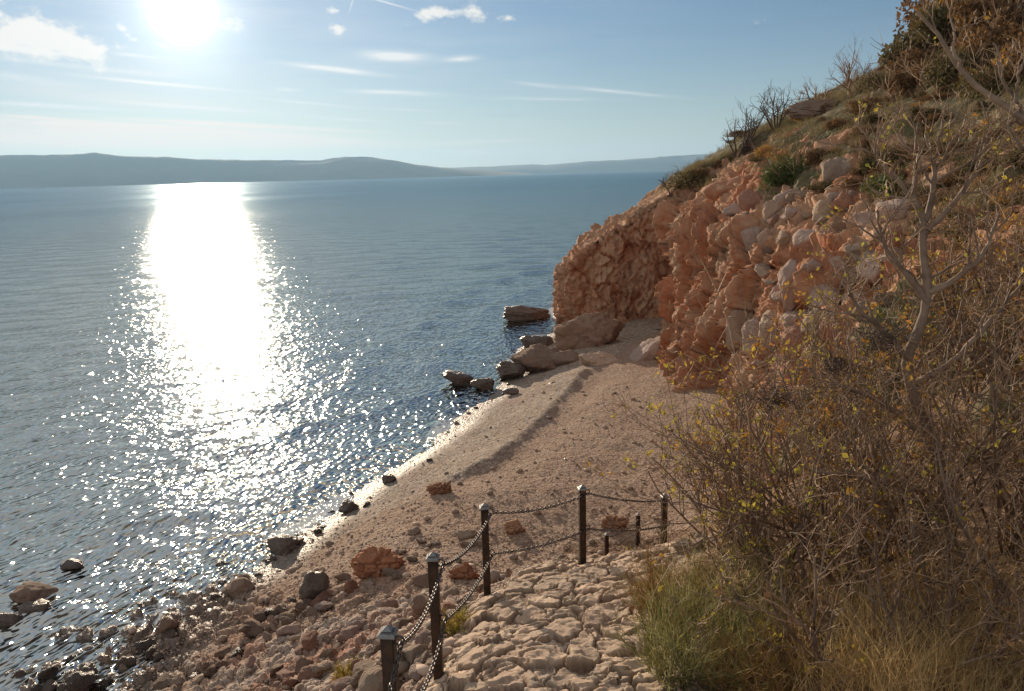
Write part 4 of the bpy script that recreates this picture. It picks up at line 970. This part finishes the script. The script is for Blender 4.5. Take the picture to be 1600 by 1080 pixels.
limb_tree('bare_tree', 'tall bare grey tree with a crooked trunk rising out of the shrubs at the right', root, [
    (T0, .066, .028),
    ([(1444, 345, 6.1), (1420, 300, 6.05), (1390, 265, 6.0), (1348, 232, 5.9)], .026, .006),
    ([(1443, 350, 6.1), (1432, 300, 6.1), (1430, 240, 6.15), (1434, 178, 6.2)], .024, .006),
    ([(1444, 345, 6.1), (1458, 290, 6.1), (1466, 230, 6.1), (1468, 162, 6.1)], .026, .006),
    ([(1448, 360, 6.1), (1490, 310, 6.0), (1528, 260, 5.95), (1540, 200, 5.9), (1530, 165, 5.9)], .026, .006),
    ([(1470, 255, 6.1), (1500, 238, 6.1), (1528, 236, 6.1)], .012, .004),
    ([(1450, 470, 6.15), (1420, 430, 6.1), (1390, 380, 6.0), (1385, 330, 5.9)], .028, .007),
    ([(1450, 455, 6.15), (1490, 430, 6.1), (1530, 390, 6.0), (1560, 330, 6.0)], .028, .007),
    ([(1424, 560, 6.25), (1380, 520, 6.1), (1340, 480, 6.0), (1320, 430, 5.9)], .03, .008),
    ([(1430, 600, 6.3), (1490, 560, 6.2), (1550, 500, 6.1), (1590, 440, 6.0)], .03, .008),
    ([(1462, 690, 6.35), (1400, 640, 6.2), (1330, 600, 6.0), (1270, 580, 5.9)], .034, .008),
    ([(1478, 770, 6.38), (1540, 700, 6.2), (1590, 660, 6.0), (1650, 640, 5.9)], .034, .008),
    ([(1480, 800, 6.4), (1420, 760, 6.2), (1340, 745, 6.0), (1250, 730, 5.8)], .034, .009)], 11, M_LEAF_YEL, 300, dens=(7, 5, 3), twiglen=.42, bare_from=.25)
root = np.array([5.2, 4.9, drop(5.2, 4.9)])
limb_tree('leaning_tree', 'smooth leaning branch of a bare tree crossing the top right corner', root, [
    ([(*root, 0), (1820, 470, 5.3), (1720, 300, 5.2), (1640, 215, 5.1), (1580, 165, 5.0), (1530, 132, 4.95), (1498, 108, 4.9), (1478, 70, 4.9), (1452, 38, 4.9), (1430, 14, 4.9)], .055, .010),
    ([(1498, 108, 4.9), (1488, 80, 4.9), (1490, 40, 4.9)], .012, .004), ([(1600, 180, 5.05), (1560, 110, 5.0), (1540, 60, 5.0)], .014, .004), ([(1650, 225, 5.1), (1600, 240, 5.0), (1556, 200, 4.9)], .016, .005), ([(1590, 170, 5.0), (1585, 120, 4.95), (1595, 70, 4.9)], .014, .004)],
    12, M_LEAF_ORA, 40, dens=(2, 3, 2), twiglen=.22, bare_from=.5)
# foreground shrubs: (px, py of the foot, depth, stems, height, spread, lean, leaf kind, leaf count, label)
FS = [
    (1200, 900, 7.2, 11, 1.85, .5, (-.08, 0), M_LEAF_YEL, 420, 'bare shrub with yellow leaves overhanging the stone path, leftmost of the thicket'),
    (1265, 905, 6.9, 11, 1.8, .52, (-.10, 0), M_LEAF_YEL, 420, 'bare pale twigged shrub behind the feathery green bush'),
    (1345, 905, 6.6, 12, 1.9, .55, (0, 0), M_LEAF_ORA, 420, 'bare tangled shrub between the feathery bush and the crooked tree'),
    (1405, 890, 7.0, 12, 2.2, .50, (-.05, 0), M_LEAF_ORA, 400, 'bare shrub growing close against the left of the crooked trunk'),
    (1560, 900, 6.6, 13, 2.1, .55, (0, 0), M_LEAF_BRN, 420, 'bare shrub right of the crooked trunk at the picture edge'),
    (1620, 960, 5.4, 12, 1.7, .55, (-.1, 0), M_LEAF_BRN, 300, 'bare low shrub in the bottom right corner'),
    (1205, 800, 9.3, 11, 1.75, .5, (-.1, 0), M_LEAF_YEL, 900, 'yellow leaved shrub on the bank edge in front of the cliff foot'),
    (1290, 780, 9.2, 11, 1.95, .52, (0, 0), M_LEAF_ORA, 700, 'shrub with scattered orange leaves in front of the pale cliff stones'),
    (1400, 760, 9.0, 11, 2.0, .52, (0, 0), M_LEAF_YEL, 700, 'shrub with yellow green leaves deep behind the crooked trunk'),
    (1520, 740, 8.8, 11, 2.0, .55, (0, 0), M_LEAF_ORA, 900, 'shrub with rusty leaves behind the crooked tree, below the orange rock'),
    (1600, 700, 8.2, 11, 2.0, .55, (0, 0), M_LEAF_BRN, 800, 'brown leaved shrub at the right edge, below the orange rock'),
    (1340, 1030, 5.2, 9, 1.0, .75, (0, 0), M_LEAF_BRN, 120, 'low dead brown shrub sprawling over the straw, left of the corner'),
    (1475, 1060, 5.0, 9, 1.0, .75, (0, 0), M_LEAF_BRN, 120, 'low dead brown shrub sprawling over the straw in front of the crooked trunk'),
    (1265, 985, 6.2, 8, .95, .8, (0, 0), M_LEAF_YEL, 160, 'low dead shrub with few yellow leaves between green bush and straw'),
    (1135, 880, 8.6, 8, 1.2, .55, (-.1, 0), M_LEAF_BRN, 160, 'low bare shrub next to the last chain at the path crest'),
]
for k, (px, py, d, st_, hgt, spr, lean, lm, nl, lab) in enumerate(FS):
    bare_shrub(gp(px, py, d), lab, 500 + k, st_, hgt, spr, lean, lm, int(nl * 1.15), .052, dens=(6, 4, 2))
# dark witches' broom clumps caught in the branches
def twig_ball(c, rad_, label, seed):
    r = np.random.default_rng(seed); n = 150; st = r.normal(size=(n, 3)) * rad_ * np.array([.6, .4, .3]); d = r.normal(size=(n, 3))
    p, q = grow(st, d, rad_ * r.uniform(.5, 1.1, n), np.full(n, .0035), np.full(n, .0015), 5, .35, 0, r)
    link('twig_clump', mesh_np('twig_clump', *tubes(p, q, 4), M_TWIG_DARK), None, tuple(c), label, 'twig clump')
twig_ball(at_d(1205, 618, 6.6), .20, 'dark twiggy nest like clump caught in the leftmost shrub', 1)
twig_ball(at_d(1378, 525, 6.15), .17, 'dark twiggy clump hanging beside the crooked trunk', 2)
twig_ball(at_d(1310, 570, 6.2), .14, 'dark twiggy clump between the two larger clumps in the branches', 3)
# one long leafless shoot standing in front of the cliff
r_ = gp(1175, 880, 6.6); r_rng = np.random.default_rng(5)
shoot = thing('tall_shoot', tuple(r_), 'single tall thin leafless stem standing before the cliff face', 'stem')
P = np.array([r_] + [at_d(*p) for p in [(1172, 760, 6.6), (1168, 640, 6.6), (1150, 560, 6.6), (1133, 490, 6.6), (1118, 450, 6.6), (1094, 404, 6.6)]]) - r_
Pf = np.array([at_d(*p) for p in [(1122, 456, 6.6), (1129, 440, 6.6), (1136, 425, 6.6)]]) - r_
link('stem', mesh_np('stem', *tubes(spline(P, 24)[None], np.linspace(.011, .004, 24)[None], 6), M_TWIG), shoot)
link('side_shoot', mesh_np('side_shoot', *tubes(spline(Pf, 6)[None], np.linspace(.005, .003, 6)[None], 5), M_TWIG), shoot)

# feathery bush, ochre bush, small yellow green bush
def feathery(base, label, seed, n, rad_, hgt, mat, stem_mat, name='feathery_bush', w_=.003):
    r = np.random.default_rng(seed); t_ = thing(name, tuple(base), label, 'bush'); m = n // 9
    a = r.uniform(0, 6.28, m); rr_ = np.sqrt(r.random(m)) * rad_ * .55; st = np.stack([np.cos(a) * rr_, np.sin(a) * rr_, np.full(m, -.08)], -1)
    tilt = r.uniform(.05, .75, m); d = np.stack([np.cos(a) * np.sin(tilt), np.sin(a) * np.sin(tilt), np.cos(tilt)], -1)
    p, q = grow(st, d, hgt * r.uniform(.55, 1.1, m), np.full(m, .0035), np.full(m, .0012), 7, .10, -.01, r)
    link('stems', mesh_np('stems', *tubes(p, q, 3), stem_mat), t_)
    p2, q2 = kids(p, q, 9, .25, 1.0, 32, .42, .08, .06, 5, r, .8, .5, lmin=.08)
    p3, q3 = kids(p2, q2, 3, .2, 1.0, 30, .6, .06, .05, 4, r, .9, .6, lmin=.05)
    b2 = blades(p3[:, 0], p3[:, -1] - p3[:, 0], np.linalg.norm(p3[:, -1] - p3[:, 0], axis=1) * 1.1, w_, r, .15)
    link('foliage', mesh_np('foliage', *merge([tubes(p2, np.maximum(q2, .0012), 3), b2]), mat, False), t_)
    return t_
def gpx(px, py):
    h = hit(px, py, 'ground'); return np.array(h[0])
feathery(gpx(1080, 1045), 'feathery green bush spreading onto the path at the bottom', 31, 1250, .50, .52, M_FENNEL, M_LEAF_GRN)
feathery(gpx(1150, 985), 'taller feathery green bush just behind the spreading one', 32, 850, .45, .58, M_FENNEL, M_OCHRE)
feathery(gpx(1190, 1078), 'sparse ochre feathery bush at the bottom edge beside the straw', 33, 700, .42, .42, M_OCHRE, M_OCHRE)
feathery(gpx(1048, 960), 'rusty ochre dry bush at the path edge below the twigs', 34, 1100, .34, .44, M_OCHRE, M_OCHRE)
bare_shrub(gpx(1160, 1068), 'small bush of yellow green leaves in front of the feathery bushes', 35, 12, .5, .5, (0, 0), M_LEAF_YEL, 420, .04, M_TWIG, M_TWIG, (4, 3, 2), 'leafy_bush', r0=.006, cat='bush')
# yellow plants on the rubble beside the posts
feathery(gpx(548, 1060), 'yellow tuft of dry plants on the rubble left of the nearest posts', 36, 700, .26, .22, M_LEAF_YEL, M_STRAW, 'yellow_tuft')
feathery(gpx(715, 985), 'small yellow tuft beside the path edge behind the second post', 37, 380, .16, .2, M_LEAF_YEL, M_STRAW, 'yellow_tuft')
# dry grass on the near bank (past counting)
r = np.random.default_rng(41); GBs = []
for (px, py, n, rad_, hg) in [(1440, 1040, 900, .45, .75), (1390, 990, 700, .4, .7), (1500, 960, 700, .4, .85), (1320, 1060, 700, .4, .55), (1560, 1050, 700, .4, .6), (1450, 930, 500, .4, .8), (1250, 1000, 450, .4, .5), (1360, 930, 400, .4, .7), (1580, 980, 500, .4, .7), (1290, 940, 350, .4, .5), (1200, 930, 250, .4, .4), (1500, 1075, 600, .35, .5), (1400, 1080, 600, .35, .6)]:
    c = gpx(px, py); q = c[None, :2] + r.normal(size=(n, 2)) * rad_ * .5
    zt = np.array([drop(x, y) for x, y in q[::6]]); zt = np.repeat(zt, 6)[:n]
    b_ = np.column_stack([q, zt - .04]); d = r.normal(size=(n, 3)) * .42; d[:, 2] = 1
    GBs.append(blades(b_, d, .72 * hg * r.uniform(.4, 1.15, n), .0065 * r.uniform(.6, 1.2, n), r, .5, 5))
# low litter all over the bank
n = 5200; q = np.column_stack([r.uniform(1.0, 6.2, n), r.uniform(3.2, 12.5, n)]); ok = path_mask(q) < -.05; q = q[ok]
zt = np.array([drop(x, y) for x, y in q]); d = r.normal(size=(len(q), 3)) * .7; d[:, 2] = np.abs(d[:, 2]) + .3
GBs.append(blades(np.column_stack([q, zt - .02]), d, r.uniform(.12, .42, len(q)), .006, r, .5, 4))
link('dry_grass', mesh_np('dry_grass', *merge(GBs), M_STRAW, False), kind='stuff')

# ------------------------------------------------------------------ vegetation of the hillside
def leaf_bush_meshes(seed, nl, lsize, shape=(1, 1, .7), lobes=9, twig_n=14):
    r = np.random.default_rng(seed)
    lc = r.normal(size=(lobes, 3)); lc /= np.linalg.norm(lc, axis=1, keepdims=True); lc *= r.uniform(.35, .75, (lobes, 1)); lc[:, 2] = np.abs(lc[:, 2]) * .9 + .12
    lr = r.uniform(.22, .46, lobes); k = r.integers(lobes, size=nl); d = r.normal(size=(nl, 3)); d /= np.linalg.norm(d, axis=1, keepdims=True)
    c = lc[k] + d * (lr[k] * r.random(nl) ** .38)[:, None]; c[:, 2] = np.abs(c[:, 2]); c *= np.array(shape)
    fol = leaf_cards(c, lsize, r, .0, .65)
    st = np.zeros((twig_n, 3)); st[:, :2] = r.normal(size=(twig_n, 2)) * .06; st[:, 2] = -.15
    p0, q0 = grow(st, lc[r.integers(lobes, size=twig_n)] * np.array(shape) + (0, 0, .15), r.uniform(.8, 1.25, twig_n), np.full(twig_n, .02), np.full(twig_n, .006), 7, .12, .02, r)
    p1, q1 = kids(p0, q0, 6, .3, 1, 40, .4, .15, .05, 5, r, .6, .4)
    return fol, merge([tubes(p0, q0, 5), tubes(p1, q1, 3)])
BUSH = {}
for nm, mt, tw in (('olive', M_LEAF_OLV, M_TWIG), ('green', M_LEAF_GRN, M_TWIG), ('brown', M_LEAF_BRN, M_TWIG), ('orange', M_LEAF_ORA, M_TWIG)):
    BUSH[nm] = []
    for k in range(3):
        fol, tws = leaf_bush_meshes(600 + k + 10 * len(BUSH), 2600 if nm != 'orange' else 1500, .085, (1, 1, .75))
        BUSH[nm].append((mesh_np('foliage', *fol, mt, False), mesh_np('branches', *tws, tw)))
def put_bush(p, size, kind, label, group=None, name='bush', hs=1.0):
    f, b_ = BUSH[kind][int(RNG.integers(3))]; t_ = thing(name, tuple(p), label, 'bush', group)
    t_.scale = (size * RNG.uniform(.85, 1.2), size * RNG.uniform(.85, 1.2), size * hs * RNG.uniform(.8, 1.2)); t_.rotation_euler = (0, 0, RNG.random() * 6.28)
    link('foliage', f, t_); link('branches', b_, t_); return t_
def hp(px, py):
    h = hit(px, py, 'hill'); return None if h is None else np.array(h[0])
def bush_px(px, py, wpx, kind, label, group=None, hs=1.0):
    p = hp(px, py)
    if p is None: print('miss', px, py); return
    return put_bush(p - (0, 0, .05), wpx / FPX * ((p - EYE) @ FWD) * .72, kind, label, group, hs=hs)
bush_px(1240, 286, 74, 'green', 'dense dark green bush on the slope above the pale blocks', hs=1.25)
bush_px(1392, 305, 80, 'green', 'bright green low bush on the slope left of the bare tree top', hs=.9)
bush_px(1375, 262, 70, 'olive', 'olive bush just above the bright green low bush')
bush_px(1352, 176, 60, 'brown', 'brown bush at the skyline beside the bare skyline twigs')
bush_px(1085, 292, 66, 'olive', 'olive brown bush on the brow above the cliff, nearest the sea', hs=.7)
# skyline thicket at the upper right
for k, (px, py, wp_, kd, hs) in enumerate([(1455, 95, 120, 'olive', 1.2), (1500, 62, 150, 'brown', 1.2), (1545, 30, 170, 'olive', 1.3), (1590, 20, 170, 'brown', 1.2), (1570, 90, 130, 'brown', 1.0), (1500, 130, 110, 'olive', .9), (1440, 135, 90, 'brown', .9), (1400, 140, 80, 'olive', .8), (1595, 130, 110, 'brown', 1.0), (1550, 150, 110, 'olive', .9), (1470, 75, 110, 'olive', 1.2), (1525, 50, 130, 'brown', 1.4), (1565, 60, 140, 'brown', 1.1), (1430, 110, 80, 'brown', 1.1)]):
    bush_px(px, py, wp_, kd, 'autumn bush of the tall thicket on the skyline at the upper right', 'bushes of the skyline thicket', hs)
cnt = 0; tries = 0
while cnt < 150 and tries < 4000:
    tries += 1
    px, py = RNG.uniform(1040, 1610), RNG.uniform(20, 470)
    lim = np.interp(px, [1040, 1150, 1300, 1400, 1500, 1610], [300, 270, 295, 350, 420, 500])
    if py > lim: continue
    p = hp(px, py)
    if p is None: continue
    kd = RNG.choice(['olive', 'brown', 'brown', 'brown', 'olive', 'olive', 'orange']); dist = (p - EYE) @ FWD
    put_bush(p - (0, 0, .06), RNG.uniform(.28, .9) * (1 if dist > 22 else .75), kd, 'low autumn bush growing among dry grass on the hillside', 'low bushes of the hillside', hs=RNG.uniform(.5, .95)); cnt += 1
# bare skyline shrubs
def sky_shrub(px, py, d_y, hgt, label, seed, mat=M_TWIG_DARK, stems=8):
    p = hp(px, py)
    if p is None: print('miss', px, py); return
    bare_shrub(p - np.array([0, 0, .1]), label, seed, stems, hgt, .6, (0, 0), None, 0, .05, mat, mat, (5, 4, 2), 'bare_shrub', r0=.05)
sky_shrub(1152, 243, 0, 2.5, 'dark leafless shrub standing against the sky, lowest on the ridge', 701, M_TWIG_DARK, 9)
sky_shrub(1212, 200, 0, 2.1, 'thin leafless shrub on the ridge between the lowest and the highest bare shrubs', 702, M_TWIG_DARK, 7)
sky_shrub(1335, 150, 0, 2.6, 'pale leafless shrub on the ridge, highest and farthest right', 703, M_TWIG, 9)
sky_shrub(1275, 172, 0, 1.5, 'small leafless shrub on the ridge beside a bare rock', 704, M_TWIG, 7)
sky_shrub(1052, 302, 0, 1.2, 'single leafless sprig leaning out over the sea from the brow', 705, M_TWIG_DARK, 2)
big_rock(1285, 178, 84, 24, None, 'shore', 'dark bare rock crest on the skyline between two leafless shrubs', 343, 5, .7, sink=.3, groove=.1, on='hill', name='rock_crest', cat='rock')
# dry grass of the hillside (past counting)
idx = np.where((veg > .25) & (P3d[:, 1] > 8) & (P3d[:, 0] < 34))[0]; r = np.random.default_rng(55)
pxs = P3d[idx] - EYE; zc = pxs @ FWD; u_ = 800 + FPX * (pxs @ RGT) / zc; v_ = 540 - FPX * (pxs @ UPV) / zc
idx = idx[(u_ > 900) & (u_ < 1700) & (v_ > -60) & (v_ < 700)]
tuft = r.choice(idx, 5200); tn = fbm(P3d[tuft] * .6, 3, 14); tuft = tuft[tn > -.18]
nb = 11; b_ = np.repeat(P3d[tuft], nb, 0) + r.normal(size=(len(tuft) * nb, 3)) * np.array([.10, .10, .02]); d = r.normal(size=b_.shape) * .38; d[:, 2] = 1
sc_ = np.repeat(r.uniform(.2, .5, len(tuft)), nb)
link('hillside_grass', mesh_np('hillside_grass', *blades(b_, d, sc_ * r.uniform(.6, 1.2, len(b_)), .016, r, .6, 3), M_HILLGRASS, False), kind='stuff')
